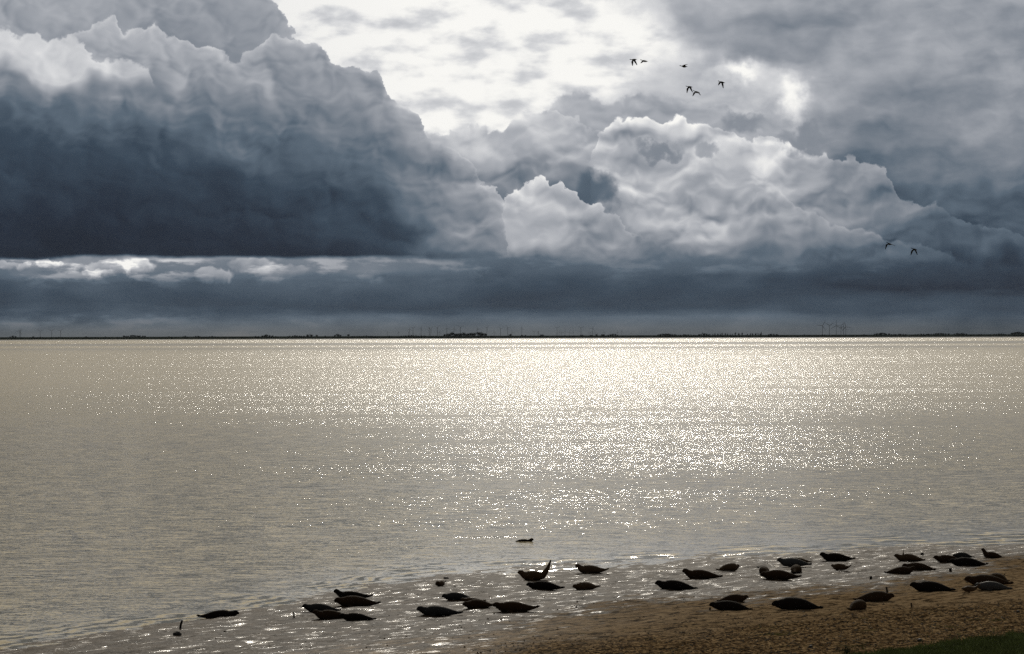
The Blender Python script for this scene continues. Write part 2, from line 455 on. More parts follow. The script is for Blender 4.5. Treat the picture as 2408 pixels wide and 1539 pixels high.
def beach_h(x, y):
    d = land_d(x, y)
    h = base_h(x, y)
    # coordinates along and across the shore
    ca, sa = math.cos(R(24)), math.sin(R(24))
    y = y / YS
    a = x * ca + y * sa; c = -x * sa + y * ca
    wet = sst(-4, 1.0, d) * (1 - sst(9, 13, d))
    big = fbm(a * 0.10, c * 0.34, 4, 3)
    med = fbm(a * 0.55, c * 1.7, 4, 23)
    rip = fbm(a * 1.9, c * 6.0, 3, 41)
    h = h + wet * (big * 0.17 + med * 0.13 + rip * 0.060 + 0.080 * sst(-0.2, 1.6, d)) + (1 - wet) * big * 0.03
    sand = sst(8, 12, d)
    h = h + sand * (fbm(a * 0.5, c * 1.6, 3, 61) * 0.10 + fbm(a * 2.2, c * 5.5, 3, 67) * 0.06)
    peb = sst(14, 17, d + big * 4) * (1 - sst(22, 24, d))
    h = h + peb * (fbm(x * 0.7, y * 0.9, 4, 71) * 0.12 + np.abs(fbm(x * 5.5, y * 4.5, 2, 77)) * 0.08)
    # tidal runnels
    for k, (d0, wdt, dep) in enumerate(((6.2, .35, .05), (8.3, .25, .05), (3.6, .3, .035), (11.2, .25, .03))):
        q = d - d0 - 3.2 * fbm(a * 0.13, c * 0.13, 3, 90 + k)
        h = h - dep * np.exp(-(q / wdt) ** 2) * np.clip(fbm(a * .2, c * .2, 2, 120 + k) * 4 + .5, 0, 1)
    return h
def hit(u, v, z=None):
    """point of the beach (or of the height z) seen at reference pixel u, v"""
    du = u - 1204.0; dv = v - 769.5
    c, s = math.cos(ROLL), math.sin(ROLL)
    ru, rv = du * c + dv * -s, du * s + dv * c          # undo the roll
    d = Vector((ru / PF, 1.0, -rv / PF))
    d = Matrix.Rotation(PITCH, 3, 'X') @ d
    zz = 0.0 if z is None else z
    for _ in range(8):
        k = (CAM_H - zz) / -d.z
        x, y = d.x * k, d.y * k
        if z is not None:
            break
        zz = max(float(base_h(np.array(x), np.array(y))), 0.0)
    return Vector((x, y, zz))
def direction(u, v):
    du = u - 1204.0; dv = v - 769.5
    c, s = math.cos(ROLL), math.sin(ROLL)
    ru, rv = du * c + dv * -s, du * s + dv * c
    return (Matrix.Rotation(PITCH, 3, 'X') @ Vector((ru / PF, 1.0, -rv / PF)))

# ------------------------------------------------------------------ materials
def new_mat(name):
    m = bpy.data.materials.new(name)
    m.use_nodes = True
    t = m.node_tree
    b = t.nodes['Principled BSDF']
    return m, NT(t), b

def mat_water():
    m, n, b = new_mat("water")
    geo = n.new('ShaderNodeNewGeometry')
    x, y, z = n.sep(geo.outputs['Position'])
    # shelter near the beach, wind lanes farther out
    d = (n.curve(x, SHORE, soft=False) - y) * (1.0 / YS)
    far = n.m('LOGARITHM', y.max(20.0), math.e)
    lane = n.noise(x * 0.0011, y * 0.0042, 1.0, 4.0, 0.5, off=3.0)
    lane2 = n.noise(x * 0.010, y * 0.034, 1.0, 4.0, 0.5, off=9.0)
    band = n.curve(far + (lane - 0.5) * 0.05, [(4.5, .55), (5.0, .53), (5.3, .54), (5.75, .66), (6.1, .84), (6.6, 1.08), (7.2, 1.08), (7.6, 1.02), (7.8, .8), (7.88, .55), (7.96, .6), (8.04, 1.1), (8.13, 1.1), (8.18, .5), (8.4, .42), (8.46, 1.15), (8.8, 1.2), (8.95, 1.1), (9.02, .3), (9.4, .3)], soft=False)
    amp = band * n.lin(0.3, 0.7, lane2, 0.68, 1.32) * n.lin(0.35, 0.65, lane, 0.85, 1.15)
    # gusty patch offshore and the wake behind the swimming seal
    g1 = (x - 20.0) * (1 / 17.0); g2 = (y - 330.0) * (1 / 65.0)
    amp = amp + n.m('EXPONENT', (g1 * g1 + g2 * g2) * -1.0) * 0.16
    g3 = (y - 176.6) * (1 / 0.8)
    amp = amp + n.m('EXPONENT', (g3 * g3) * -1.0) * n.sstep(-4.2, -0.8, x) * n.sstep(0.4, -0.2, x) * 1.3
    calm = n.sstep(-14.0, 0.5, d, 1.0, 0.28)
    amp = amp * calm
    # slope of the water from ripples of several lengths
    q = n.noise(x, y, 0.09, 2.0, 0.5, off=40.0, color=True)
    xx = x + (q[0] - 0.5) * 6.0
    yy = y + (q[1] - 0.5) * 6.0 + xx * 0.10
    w1 = n.noise(xx * 0.28, yy * 0.75, 1.0, 3.0, 0.55, off=1.0, color=True)
    w2 = n.noise(xx * 0.85, yy * 3.2, 1.0, 3.0, 0.55, off=5.0, color=True)
    w3 = n.noise(xx * 4.5, yy * 11.0, 1.0, 2.0, 0.6, off=8.0, color=True)
    gx = (w1[0] - 0.5) * 0.14 + (w2[0] - 0.5) * 0.45 + (w3[0] - 0.5) * 0.85
    gy = (w1[1] - 0.5) * 0.34 + (w2[1] - 0.5) * 0.85 + (w3[1] - 0.5) * 1.0
    # little waves running up the mud, parallel to the edge
    wob = n.noise(x * 0.5, y * 0.5, 1.0, 3.0, 0.5, off=14.0)
    run = n.m('SINE', (d + (wob - 0.5) * 2.2) * 5.5)
    shoal = n.sstep(-5.0, -0.3, d) * n.sstep(1.2, 0.2, d) * n.sstep(0.40, 0.58, n.noise(x * 0.30, y * 0.22, 1.0, 2.0, 0.5, off=17.0))
    back = ((run * -1.0).max(0.0) ** 3.0) * shoal
    run = (run.max(0.0) ** 4.0) * shoal
    gx = gx * amp
    gy = gy * amp - run * 0.22 + back * 0.30
    nrm = n.new('ShaderNodeVectorMath', operation='NORMALIZE')
    n.put(nrm.inputs[0], n.xyz(gx, gy, 1.0))
    n.put(b.inputs['Normal'], nrm.outputs[0])
    n.put(b.inputs['Base Color'], n.mixc((.42, .318, .085, 1), (.37, .295, .095, 1), n.lin(0.3, 0.7, lane2)))
    n.put(b.inputs['Roughness'], n.curve(far, [(4.5, .15), (5.6, .16), (6.3, .18), (7.0, .20), (7.8, .22), (9.4, .24)], soft=False) * n.lin(0.2, 1.3, band, 0.55, 1.1))
    b.inputs['IOR'].default_value = 1.333
    b.inputs['Specular IOR Level'].default_value = 0.32
    return m

GRASS_D = 26.6
EDGE = [(-60, 13), (-12, 13), (-7, 14), (-2, 15), (1, 12.5), (4.5, 9.8), (8, 11.3), (15, 10.8), (19.5, 8.4), (23, 6.0), (25, 5.4), (60, 4)]
def mat_beach():
    m, n, b = new_mat("beach")
    geo = n.new('ShaderNodeNewGeometry')
    x, y, z = n.sep(geo.outputs['Position'])
    at = n.new('ShaderNodeAttribute', attribute_name='inland')
    d = E(n, at.outputs['Fac'])
    ca, sa = math.cos(R(24)), math.sin(R(24))
    y2 = y * (1.0 / YS)
    a = x * ca + y2 * sa; c = y2 * ca - x * sa
    b1 = n.noise(a * 0.22, c * 0.8, 1.0, 5.0, 0.55, off=2.0)
    b2 = n.noise(a * 1.2, c * 4.5, 1.0, 5.0, 0.6, off=6.0)
    b3 = n.noise(x, y * 0.55, 7.0, 5.0, 0.62, off=8.0)
    dd = d + (b1 - 0.5) * 7.0 + (b2 - 0.5) * 2.0
    ds = d - n.curve(x, EDGE, soft=False) + (b1 - 0.5) * 7.0 + (b2 - 0.5) * 6.0      # distance inside the dry sand
    mud = n.ramp(b2, [(0.32, rgb(52, 43, 36)), (0.50, rgb(84, 71, 58)), (0.70, rgb(108, 92, 72))])
    sand = n.ramp(b2 * 0.65 + b3 * 0.35, [(0.34, rgb(118, 99, 75)), (0.50, rgb(170, 145, 112)), (0.68, rgb(197, 173, 138))])
    soil = n.ramp(b3 * 0.7 + b2 * 0.3, [(0.38, rgb(52, 41, 30)), (0.48, rgb(122, 99, 70)), (0.60, rgb(190, 162, 122))])
    col = n.mixc(mud, sand, n.sstep(-2.0, 1.5, ds))
    col = n.mixc(col, soil, n.sstep(14.5, 17.5, dd))
    dash = n.sstep(0.53, 0.63, n.noise(a * 1.5, c * 6.0, 1.0, 5.0, 0.66, off=51.0)) * n.sstep(0.5, 3.0, d)
    col = n.mixc(col, rgb(38, 31, 25) + (1,), dash * 0.75)
    # dark weed and footprints
    spots = n.sstep(0.57, 0.66, n.noise(a * 1.1, c * 3.2, 1.0, 6.0, 0.65, off=20.0)) * n.sstep(1.0, 4.0, d)
    col = n.mixc(col, rgb(40, 33, 25) + (1,), spots * 0.8)
    green = n.sstep(0.62, 0.72, n.noise(x * 0.5, y * 0.8, 1.0, 4.0, 0.6, off=26.0)) * n.sstep(13.0, 17.0, dd)
    col = n.mixc(col, rgb(62, 72, 34) + (1,), green * 0.6)
    col = n.mixc(col, rgb(46, 54, 26) + (1,), n.sstep(20.6, 21.4, d + x * 0.24 - GRASS_D + 21.0 + (b3 - 0.5) * 1.5) * n.sstep(27.0, 25.5, d))
    n.put(b.inputs['Base Color'], col)
    wet = n.sstep(1.5, -2.0, ds)
    damp = n.sstep(9.0, 1.0, ds) * n.sstep(10.0, -6.0, x)
    damp = damp.max(wet)
    fn = n.noise(a * 0.9, c * 4.2, 1.0, 6.0, 0.66, off=33.0) - n.lin(-2.0, 8.0, ds, 0.0, 0.055)
    film = n.sstep(0.575, 0.65, fn) * damp
    rough = n.mix(0.9, n.mix(0.60, 0.16, film), damp)
    n.put(b.inputs['Roughness'], rough)
    n.put(b.inputs['Specular IOR Level'], n.mix(0.0, n.mix(0.05, 0.5, film), damp))
    bp = n.new('ShaderNodeBump')
    bp.inputs['Strength'].default_value = 0.8
    bp.inputs['Distance'].default_value = 0.05
    n.put(bp.inputs['Height'], b2 * 0.8 + b3 * 0.5 + spots * 0.5)
    n.put(b.inputs['Normal'], bp.outputs[0])
    return m

def mat_plain(name, col, rough=0.8, spec=0.3, var=0.25, scale=6.0, coat=0.0):
    m, n, b = new_mat(name)
    tc = n.new('ShaderNodeTexCoord')
    x, y, z = n.sep(tc.outputs['Object'])
    f = n.noise(x, y, scale, 5.0, 0.6, z=z)
    lo = tuple(k * (1 - var) for k in col) + (1,)
    hi = tuple(min(k * (1 + var), 1) for k in col) + (1,)
    n.put(b.inputs['Base Color'], n.mixc(lo, hi, n.lin(0.3, 0.7, f)))
    b.inputs['Roughness'].default_value = rough
    b.inputs['Specular IOR Level'].default_value = spec
    b.inputs['Coat Weight'].default_value = coat
    b.inputs['Coat Roughness'].default_value = 0.25
    return m

M_WATER = mat_water()
M_BEACH = mat_beach()

# ------------------------------------------------------------------ sea, beach, far land
FAR_Y = 10000.0
structure(mesh_obj("water", [(-14000, -60, 0), (14000, -60, 0), (14000, FAR_Y + 60, 0), (-14000, FAR_Y + 60, 0)], [(0, 1, 2, 3)], M_WATER, smooth=False))

def build_beach():
    # fine sheet where the picture sees it, coarser around
    xs = np.concatenate([np.linspace(-90, -24, 34), np.arange(-23.5, 34.0, 0.065), np.linspace(34.5, 110, 40)])
    ys = np.concatenate([np.linspace(-40, 98, 40), np.arange(100.0, 186.0, 0.18), np.linspace(188, 240, 20)])
    X, Y = np.meshgrid(xs, ys)
    Z = beach_h(X, Y)
    V = np.stack([X, Y, Z], -1).reshape(-1, 3)
    o = np_mesh("beach", V, grid_faces(len(xs), len(ys)), M_BEACH)
    at = o.data.attributes.new('inland', 'FLOAT', 'POINT')
    at.data.foreach_set('value', land_d(X, Y).astype(np.float32).ravel())
    structure(o)
build_beach()

M_FAR = mat_plain("far_meadow", (0.042, 0.054, 0.046), 0.95, 0.0, 0.3, 0.01)
M_LEAF = mat_plain("far_foliage", (0.050, 0.064, 0.056), 0.95, 0.0, 0.4, 0.3)
M_TRUNK = mat_plain("bark", (0.05, 0.04, 0.03), 0.95, 0.1, 0.3, 2.0)

def build_far_land():
    xs = np.linspace(-9000, 9000, 181)
    prof = [(0, -0.6), (14, 1.2), (60, 1.8), (95, 5.2), (104, 5.2), (150, 1.6), (900, 1.8), (4000, 2.5), (16000, 3.0)]
    V = []
    for p, h in prof:
        for x in xs:
            wob = 22 * mnoise.noise(Vector((x * 0.004, 3.1, 0.0))) + 50 * mnoise.noise(Vector((x * 0.0008, 7.1, 0.0)))
            V.append((x, FAR_Y + p + (wob if p < 3000 else 0), h + (0.4 * mnoise.noise(Vector((x * 0.02, p * 0.1, 1.0))) if p > 0 else 0)))
    structure(np_mesh("far_land", np.array(V), grid_faces(len(xs), len(prof)), M_FAR))
build_far_land()

# ------------------------------------------------------------------ trees on the far shore
def base_row(u):
    """row of the far waterline at column u"""
    return float(np.interp(u, [0, 235, 705, 1176, 1705, 2408], [800, 799.6, 797.6, 795.8, 794.6, 793.2]))
def far_point(u, px_up, dist):
    d = direction(u, base_row(u) - px_up)
    k = dist / d.y
    return Vector((0, 0, CAM_H)) + d * k

def crown_mesh(seed, flat=False):
    """leaf clumps scattered through a lobed crown of height and width about 1, foot at z = 0.12"""
    r = random.Random(seed)
    lobes = [(r.uniform(-.28, .28), r.uniform(-.28, .28), r.uniform(.34, .72 if not flat else .66), r.uniform(.20, .32)) for _ in range(7)]
    V, F = [], []
    for i in range(300):
        cx, cy, cz, rr = r.choice(lobes)
        while True:
            p = Vector((r.uniform(-1, 1), r.uniform(-1, 1), r.uniform(-1, 1)))
            if 0.25 < p.length < 1:
                break
        c = Vector((cx, cy, cz)) + p * rr
        c.z = max(c.z, 0.10)
        s = r.uniform(.035, .085)
        a = Vector((r.uniform(-1, 1), r.uniform(-1, 1), r.uniform(-1, 1))).normalized()
        b = a.cross(Vector((r.uniform(-1, 1), r.uniform(-1, 1), r.uniform(-1, 1)))).normalized()
        k = len(V)
        V += [c - a * s, c + b * s * .7, c + a * s, c - b * s * .7]
        F.append((k, k + 1, k + 2, k + 3))
    me = bpy.data.meshes.new("crown")
    me.from_pydata(V, [], F)
    me.materials.append(M_LEAF)
    return me
def trunk_mesh(seed):
    r = random.Random(seed)
    V, F = [], []
    def limb(p0, p1, r0, r1, k=6):
        d = (p1 - p0).normalized()
        a = d.orthogonal().normalized(); b = d.cross(a)
        o = len(V)
        for p, rad in ((p0, r0), (p1, r1)):
            for i in range(k):
                t = 2 * math.pi * i / k
                V.append(p + a * math.cos(t) * rad + b * math.sin(t) * rad)
        for i in range(k):
            F.append((o + i, o + (i + 1) % k, o + k + (i + 1) % k, o + k + i))
    top = Vector((r.uniform(-.03, .03), r.uniform(-.03, .03), .45))
    limb(Vector((0, 0, -.08)), top, .035, .02)
    for i in range(4):
        an = r.uniform(0, 6.28)
        limb(top * r.uniform(.6, 1), Vector((math.cos(an) * .25, math.sin(an) * .25, r.uniform(.5, .75))), .015, .006, 5)
    me = bpy.data.meshes.new("trunk")
    me.from_pydata(V, [], F)
    me.materials.append(M_TRUNK)
    return me
CROWNS = [crown_mesh(100 + i, i > 3) for i in range(6)]
TRUNKS = [trunk_mesh(200 + i) for i in range(3)]

# (left column, right column, height, what sets the clump apart)
CLUMPS = [
    (25, 37, 10.5, "blocky dark tree clump on far shore below the paired turbines at left end", "trees in the blocky clump at the left end"),
    (78, 78, 9.0, "single round tree on far shore just left of the Y-shaped left turbine", None),
    (88, 100, 8.2, "dark tree on far shore at the foot of the third turbine from left", "trees at the foot of the third turbine"),
    (121, 154, 7.6, "low round tree on far shore at the feet of two neighbouring left turbines", "low round trees below the left turbines"),
    (198, 207, 8.2, "tree of a small pair on far shore left of the long low grove", "small pair of trees left of the long grove"),
    (248, 248, 8.6, "lone small round tree standing above the low hedge left of the long grove", None),
    (291, 340, 11.0, "tree in the long humped grove on far shore beneath the dark cloud base", "trees in the long humped grove at left"),
    (385, 410, 7.5, "low tree on far shore right of the long humped grove", "low trees right of the humped grove"),
    (430, 441, 8.8, "tree of a short rounded pair on far shore under bright low clouds", "short rounded pair of trees"),
    (455, 470, 9.0, "tree in the small clump beside the short rounded pair", "small clump beside the rounded pair"),
    (486, 511, 8.0, "tree in the low flat clump left of the tall dense grove", "low flat clump at left of the dense grove"),
    (560, 575, 6.5, "low tree between the flat clump and the tall dense grove", "low trees before the dense grove"),
    (595, 607, 8.5, "tree beside and left of the tall dense grove", "trees beside the dense grove"),
    (618, 640, 11.0, "tree in the tall dense dome-shaped grove left of the picture's centre", "trees in the dense dome-shaped grove"),
    (648, 652, 7.5, "small tree just right of the dense dome-shaped grove", None),
    (677, 720, 8.6, "tree in the long even row between the two domed clumps", "trees in the long even row"),
    (724, 732, 11.5, "high domed tree of the pair at the end of the long even row", "high domed pair of trees"),
    (745, 745, 9.0, "round tree close to the high domed pair", None),
    (765, 768, 8.0, "small bush-like tree alone between two domed clumps", None),
    (788, 800, 11.0, "tree in the round compact clump left of the lone ball-shaped tree", "trees in the round compact clump"),
    (819, 819, 10.5, "lone ball-shaped tree with a clear gap either side", None),
    (829, 888, 7.4, "tree in the low long belt leading to the middle turbines", "trees in the low belt before the turbines"),
    (912, 921, 7.2, "tree at the foot of the first of the middle turbines", "trees at the first middle turbine"),
    (943, 990, 8.2, "tree in the belt at the feet of the closely set middle turbines", "trees in the belt at the turbine feet"),
    (998, 998, 7.6, "small single tree right of the belt at the turbine feet", None),
    (1010, 1036, 6.6, "low tree just left of the big flat-topped grove", "low trees left of the flat-topped grove"),
    (1046, 1052, 11.0, "tree in the first small block of the flat-topped grove", "trees in the first block of the flat-topped grove"),
    (1057, 1070, 13.2, "tree in the second block of the flat-topped grove", "trees in the second block of the flat-topped grove"),
    (1074, 1101, 13.2, "tree in the third and wide block of the flat-topped grove", "trees in the third block of the flat-topped grove"),
    (1106, 1142, 14.0, "tree in the last and tallest block of the flat-topped grove", "trees in the last block of the flat-topped grove"),
    (1155, 1158, 6.6, "tiny round tree right of the flat-topped grove", None),
    (1200, 1200, 10.0, "upright dark tree beside the foot of a slim turbine right of the grove", None),
    (1228, 1236, 7.6, "tree of a low pair at the tall turbine right of the grove", "low pair of trees by a tall turbine"),
    (1242, 1256, 6.6, "low tree between the low pair and the paired small turbines", "low trees before the paired small turbines"),
    (1272, 1276, 8.6, "rounded tree right of the paired small turbines", "rounded trees right of the paired turbines"),
    (1312, 1350, 6.4, "low tree at the foot of the tall lone right-of-centre turbine", "low trees at the lone tall turbine"),
    (1366, 1370, 7.4, "low tree near the foot of the second tall right-of-centre turbine", "low trees at the second tall turbine"),
    (1388, 1391, 7.2, "low tree between the two last tall turbines right of centre", "low trees between the two tall turbines"),
    (1403, 1403, 10.2, "dark round tree right of the last tall central turbine", None),
    (1416, 1420, 9.4, "tree next to the dark round tree right of the central turbines", "two trees next to the dark round tree"),
    (1430, 1452, 9.6, "tree in the smooth hump beyond the last central turbines", "trees in the smooth hump"),
    (1490, 1510, 6.6, "low tree left of the wide hump on the right half", "low trees left of the wide hump"),
    (1548, 1586, 10.2, "tree in the wide hump on the right half of the far shore", "trees in the wide hump on the right half"),
    (1590, 1637, 8.6, "tree in the even belt right of the wide hump", "trees in the even belt right of the wide hump"),
    (1643, 1668, 10.6, "tree in the flat block right of the even belt", "trees in the flat block"),
    (1676, 1722, 10.6, "tree in the long flat row left of the three spindly trees", "trees in the long flat row"),
    (1729, 1729, 11.2, "left one of three spindly open-crowned trees", None),
    (1738, 1738, 11.4, "middle one of three spindly open-crowned trees", None),
    (1745, 1745, 11.0, "right one of three spindly open-crowned trees", None),
    (1758, 1788, 10.8, "tree in the humped grove right of the three spindly trees", "trees in the humped grove by the spindly trees"),
    (1808, 1826, 10.0, "tree in the domed clump right of the humped grove", "trees in the domed clump"),
    (1888, 1897, 7.6, "tree in the pair left of the right-hand turbine cluster", "pair of trees left of the right turbine cluster"),
    (1934, 1940, 7.2, "low tree at the foot of the right turbine cluster", "low trees at the right turbine cluster"),
    (2026, 2036, 7.2, "low tree right of the right turbine cluster", "low trees right of the turbine cluster"),
    (2057, 2090, 11.0, "tree in the tall block right of the right turbine cluster", "trees in the tall block at right"),
    (2096, 2130, 9.0, "tree in the stepped row right of the tall block", "trees in the stepped row"),
    (2153, 2178, 9.0, "tree in the low start of the long right grove", "trees at the low start of the right grove"),
    (2183, 2230, 10.4, "tree in the long right grove under the grey cloud", "trees in the long right grove"),
    (2245, 2273, 10.4, "tree in the dome after the long right grove", "trees in the dome after the right grove"),
    (2290, 2320, 7.4, "small tree in the loose row near the right end", "loose row of small trees near the right end"),
    (2337, 2372, 8.8, "tree in the row before the highest clump at the right end", "trees in the row before the right end clump"),
    (2380, 2406, 13.0, "tree in the highest clump at the right end of far shore", "trees in the highest clump at the right end"),
]
def far_tree(u, h, label, group, slim=1.0):
    D = FAR_Y + 100 + rng.uniform(-20, 20)
    top = far_point(u, h, D)
    z0 = 4.6
    H = max(top.z - z0, 2.5) * 1.04
    t = empty("tree", (top.x, D, z0), rng.uniform(0, 6.28))
    tag(t, label, "tree", group)
    w = H * slim * rng.uniform(.9, 1.25)
    cr = link(bpy.data.objects.new("crown", rng.choice(CROWNS)), t)
    cr.scale = (w, w, H * 1.12)
    tr = link(bpy.data.objects.new("trunk", rng.choice(TRUNKS)), t)
    tr.scale = (w, w, H)
for (a, b, h, lab, grp) in CLUMPS:
    n = 1 if grp is None else max(2, int(round((b - a) / 5.6)) + 1)
    for i in range(n):
        u = a if n == 1 else a + (b - a) * i / (n - 1) + rng.uniform(-.8, .8)
        e = 1.0 - 0.16 * abs(2.0 * i / max(n - 1, 1) - 1) if n > 2 else 1.0
        slim = 0.62 if 'spindly' in lab else (1.05 if n == 1 else 1.2)
        far_tree(u, h * e * rng.uniform(.93, 1.05), lab, grp, slim)

def far_hedge():
    """the low unbroken belt of bushes under and between the trees"""
    r = random.Random(5)
    V, F = [], []
    for i in range(15000):
        u = r.uniform(-150, 2560)
        hh = (4.2 + 1.8 * mnoise.noise(Vector((u * .02, 2.2, 0))) + 1.6 * mnoise.noise(Vector((u * .09, 5.2, 0)))) * r.random() ** .6
        D = FAR_Y + 80 + r.uniform(-15, 40)
        c = far_point(u, max(hh, .3), D)
        s = r.uniform(.8, 2.2)
        a = Vector((r.uniform(-1, 1), r.uniform(-1, 1), r.uniform(-.6, .6))).normalized()
        b = a.cross(Vector((r.uniform(-1, 1), r.uniform(-1, 1), r.uniform(-1, 1)))).normalized()
        k = len(V)
        V += [c - a * s, c + b * s * .7, c + a * s, c - b * s * .7]
        F.append((k, k + 1, k + 2, k + 3))
    o = mesh_obj("hedge", V, F, M_LEAF, smooth=False)
    tag(o, "low unbroken belt of dark bushes along the far shore", "bushes", kind="stuff")
far_hedge()

# ------------------------------------------------------------------ wind turbines inland of the far shore
M_TOWER = mat_plain("turbine_paint", (0.16, 0.17, 0.19), 0.6, 0.4, 0.06, 0.1)
TUR_D = 19000.0
# column, hub height above waterline, blade length, angle of the first blade clockwise from straight up
TURBINES = [
    (45.9, 20.5, 9.0, 30, "left one of the two overlapping turbines at the far left, one blade level"),
    (48.6, 21.3, 9.0, 45, "right one of the two overlapping turbines at the far left"),
    (94.4, 20.5, 9.0, 180, "turbine with Y-shaped rotor standing alone right of the overlapping pair at far left"),
    (121.5, 20.9, 9.0, 175, "turbine with Y-shaped rotor, left one of a close pair near the left end"),
    (142.3, 21.3, 9.6, 165, "turbine with Y-shaped rotor, right one of a close pair near the left end"),
    (911.0, 14.6, 7.0, 95, "small turbine farthest left of the long middle row"),
    (937.0, 15.0, 7.0, 90, "small turbine second from left in the middle row"),
    (960.5, 15.2, 6.0, 75, "small turbine half hidden behind taller ones at left of the middle row"),
    (963.2, 22.0, 7.0, 0, "turbine with one blade straight up, first tall one of the middle row"),
    (971.2, 24.6, 8.0, 180, "tall turbine with Y-shaped rotor, fifth from left in the middle row"),
    (990.2, 24.4, 8.2, 30, "tall turbine standing apart, sixth from left in the middle row"),
    (1009.4, 25.2, 8.2, 190, "taller left one of two nearly touching turbines in the middle row"),
    (1013.0, 22.2, 8.2, 40, "lower right one of two nearly touching turbines in the middle row"),
    (1028.5, 25.6, 9.0, 180, "tall turbine with wide Y-shaped rotor left of the flat-topped grove"),
    (1033.8, 14.4, 7.0, 20, "short turbine beside the wide Y-shaped one left of the grove"),
    (1050.7, 24.6, 8.0, 110, "tall turbine above the first block of the flat-topped grove"),
    (1064.4, 14.8, 7.0, 60, "short turbine peeking over the second block of the grove"),
    (1067.5, 22.6, 8.0, 10, "mid-height turbine above the second block of the grove"),
    (1082.5, 25.8, 9.0, 185, "tall turbine above the third block of the grove"),
    (1123.2, 21.8, 8.4, 95, "turbine above the last block of the grove, one blade level"),
    (1131.8, 14.8, 7.0, 0, "short turbine at the right end of the grove"),
    (1145.0, 24.8, 8.6, 45, "tall turbine just right of the flat-topped grove"),
    (1162.4, 14.2, 6.4, 0, "short turbine with one blade straight up right of the grove"),
    (1177.2, 22.2, 7.4, 195, "tall turbine, second tall one right of the grove"),
    (1194.0, 24.8, 7.8, 215, "tall turbine standing by an upright dark tree"),
    (1204.5, 14.2, 7.4, 100, "short turbine right of the upright dark tree"),
    (1227.0, 22.4, 8.0, 0, "tall turbine with one blade straight up, standing clear right of the grove"),
    (1255.7, 15.2, 7.0, 180, "short turbine with Y-shaped rotor left of two crossed rotors"),
    (1265.0, 14.2, 6.0, 30, "left one of two short turbines with crossed rotors"),
    (1266.6, 14.2, 6.0, 90, "right one of two short turbines with crossed rotors"),
    (1309.8, 23.6, 8.4, 180, "tall turbine with Y-shaped rotor standing alone right of centre"),
    (1315.0, 14.2, 6.4, 0, "tiny turbine right beside the tall lone Y-shaped one"),
    (1320.8, 13.6, 6.0, 100, "tiny turbine second right of the tall lone Y-shaped one"),
    (1328.7, 15.2, 6.0, 15, "small turbine in the middle of the low row right of centre"),
    (1339.3, 14.2, 7.0, 10, "small turbine with tilted blades in the low row right of centre"),
    (1348.0, 13.0, 5.0, 0, "faint thin turbine at the end of the low row right of centre"),
    (1366.2, 23.6, 8.4, 182, "tall turbine with Y-shaped rotor, left one of the last tall two"),
    (1385.0, 13.0, 4.4, 0, "faint tiny turbine left one of two between the last tall two"),
    (1389.0, 13.0, 4.4, 60, "faint tiny turbine right one of two between the last tall two"),
    (1393.6, 22.8, 8.6, 25, "tall turbine with tilted rotor, right one of the last tall two"),
    (1399.8, 13.6, 4.6, 0, "faint tiny turbine right of the last tall turbine"),
    (1420.2, 13.8, 6.0, 0, "faint turbine above the smooth hump of trees"),
    (1452.0, 13.8, 5.6, 0, "faint turbine at the right end of the smooth hump"),
    (1462.0, 15.0, 6.0, 0, "faint turbine past the smooth hump of trees"),
    (1484.0, 11.6, 4.0, 0, "faintest and last small turbine of the middle row"),
    (1934.0, 28.4, 15.5, 270, "big turbine with a level blade at the left of the right-hand cluster"),
    (1950.2, 28.4, 15.0, 300, "big turbine, second from left in the right-hand cluster"),
    (1966.4, 27.8, 15.0, 0, "big turbine, third from left in the right-hand cluster"),
    (1977.5, 26.6, 13.0, 280, "big turbine, fourth from left in the right-hand cluster"),
    (1983.4, 25.6, 12.0, 10, "lower turbine squeezed between two taller ones in the right-hand cluster"),
    (1989.0, 25.2, 14.0, 340, "big turbine farthest right of the right-hand cluster"),
]
def tube(V, F, pts, k=8):
    """pts: list of (Vector, radius) — closed tapered tube"""
    o = len(V)
    for i, (p, r) in enumerate(pts):
        q0 = pts[max(i - 1, 0)][0]; q1 = pts[min(i + 1, len(pts) - 1)][0]
        d = (q1 - q0).normalized()
        ref = Vector((0, 0, 1)) if abs(d.z) < .9 else Vector((0, 1, 0))
        a = d.cross(ref).normalized(); b = d.cross(a)
        for j in range(k):
            t = 2 * math.pi * j / k
            V.append(p + a * math.cos(t) * r + b * math.sin(t) * r)
    n = len(pts)
    for i in range(n - 1):
        for j in range(k):
            F.append((o + i * k + j, o + i * k + (j + 1) % k, o + (i + 1) * k + (j + 1) % k, o + (i + 1) * k + j))
    F.append(tuple(o + j for j in range(k))[::-1]); F.append(tuple(o + (n - 1) * k + j for j in range(k)))
def data(name, V, F, mat):
    me = bpy.data.meshes.new(name)
    me.from_pydata([tuple(v) for v in V], [], F)
    me.shade_smooth()
    me.materials.append(mat)
    return me
_V, _F = [], []
tube(_V, _F, [(Vector((0, 0, 0)), .020), (Vector((0, 0, .5)), .017), (Vector((0, 0, 1)), .012)], 10)
TOWER_ME = data("tower", _V, _F, M_TOWER)
_V, _F = [], []
tube(_V, _F, [(Vector((0, -.075, 0)), .004), (Vector((0, -.06, 0)), .020), (Vector((0, -.03, 0)), .026), (Vector((0, .09, 0)), .024), (Vector((0, .10, 0)), .012)], 8)
NACELLE_ME = data("nacelle", _V, _F, M_TOWER)
_V = []; _F = []
for z, c in ((0.0, .028), (.06, .034), (.2, .060), (.5, .040), (.8, .026), (1.0, .008)):
    for sx, sy in ((-.35, 0), (0, -.16), (.65, 0), (0, .16)):
        _V.append(Vector((sx * c, sy * c, z)))
for i in range(5):
    for j in range(4):
        _F.append((i * 4 + j, i * 4 + (j + 1) % 4, i * 4 + 4 + (j + 1) % 4, i * 4 + 4 + j))
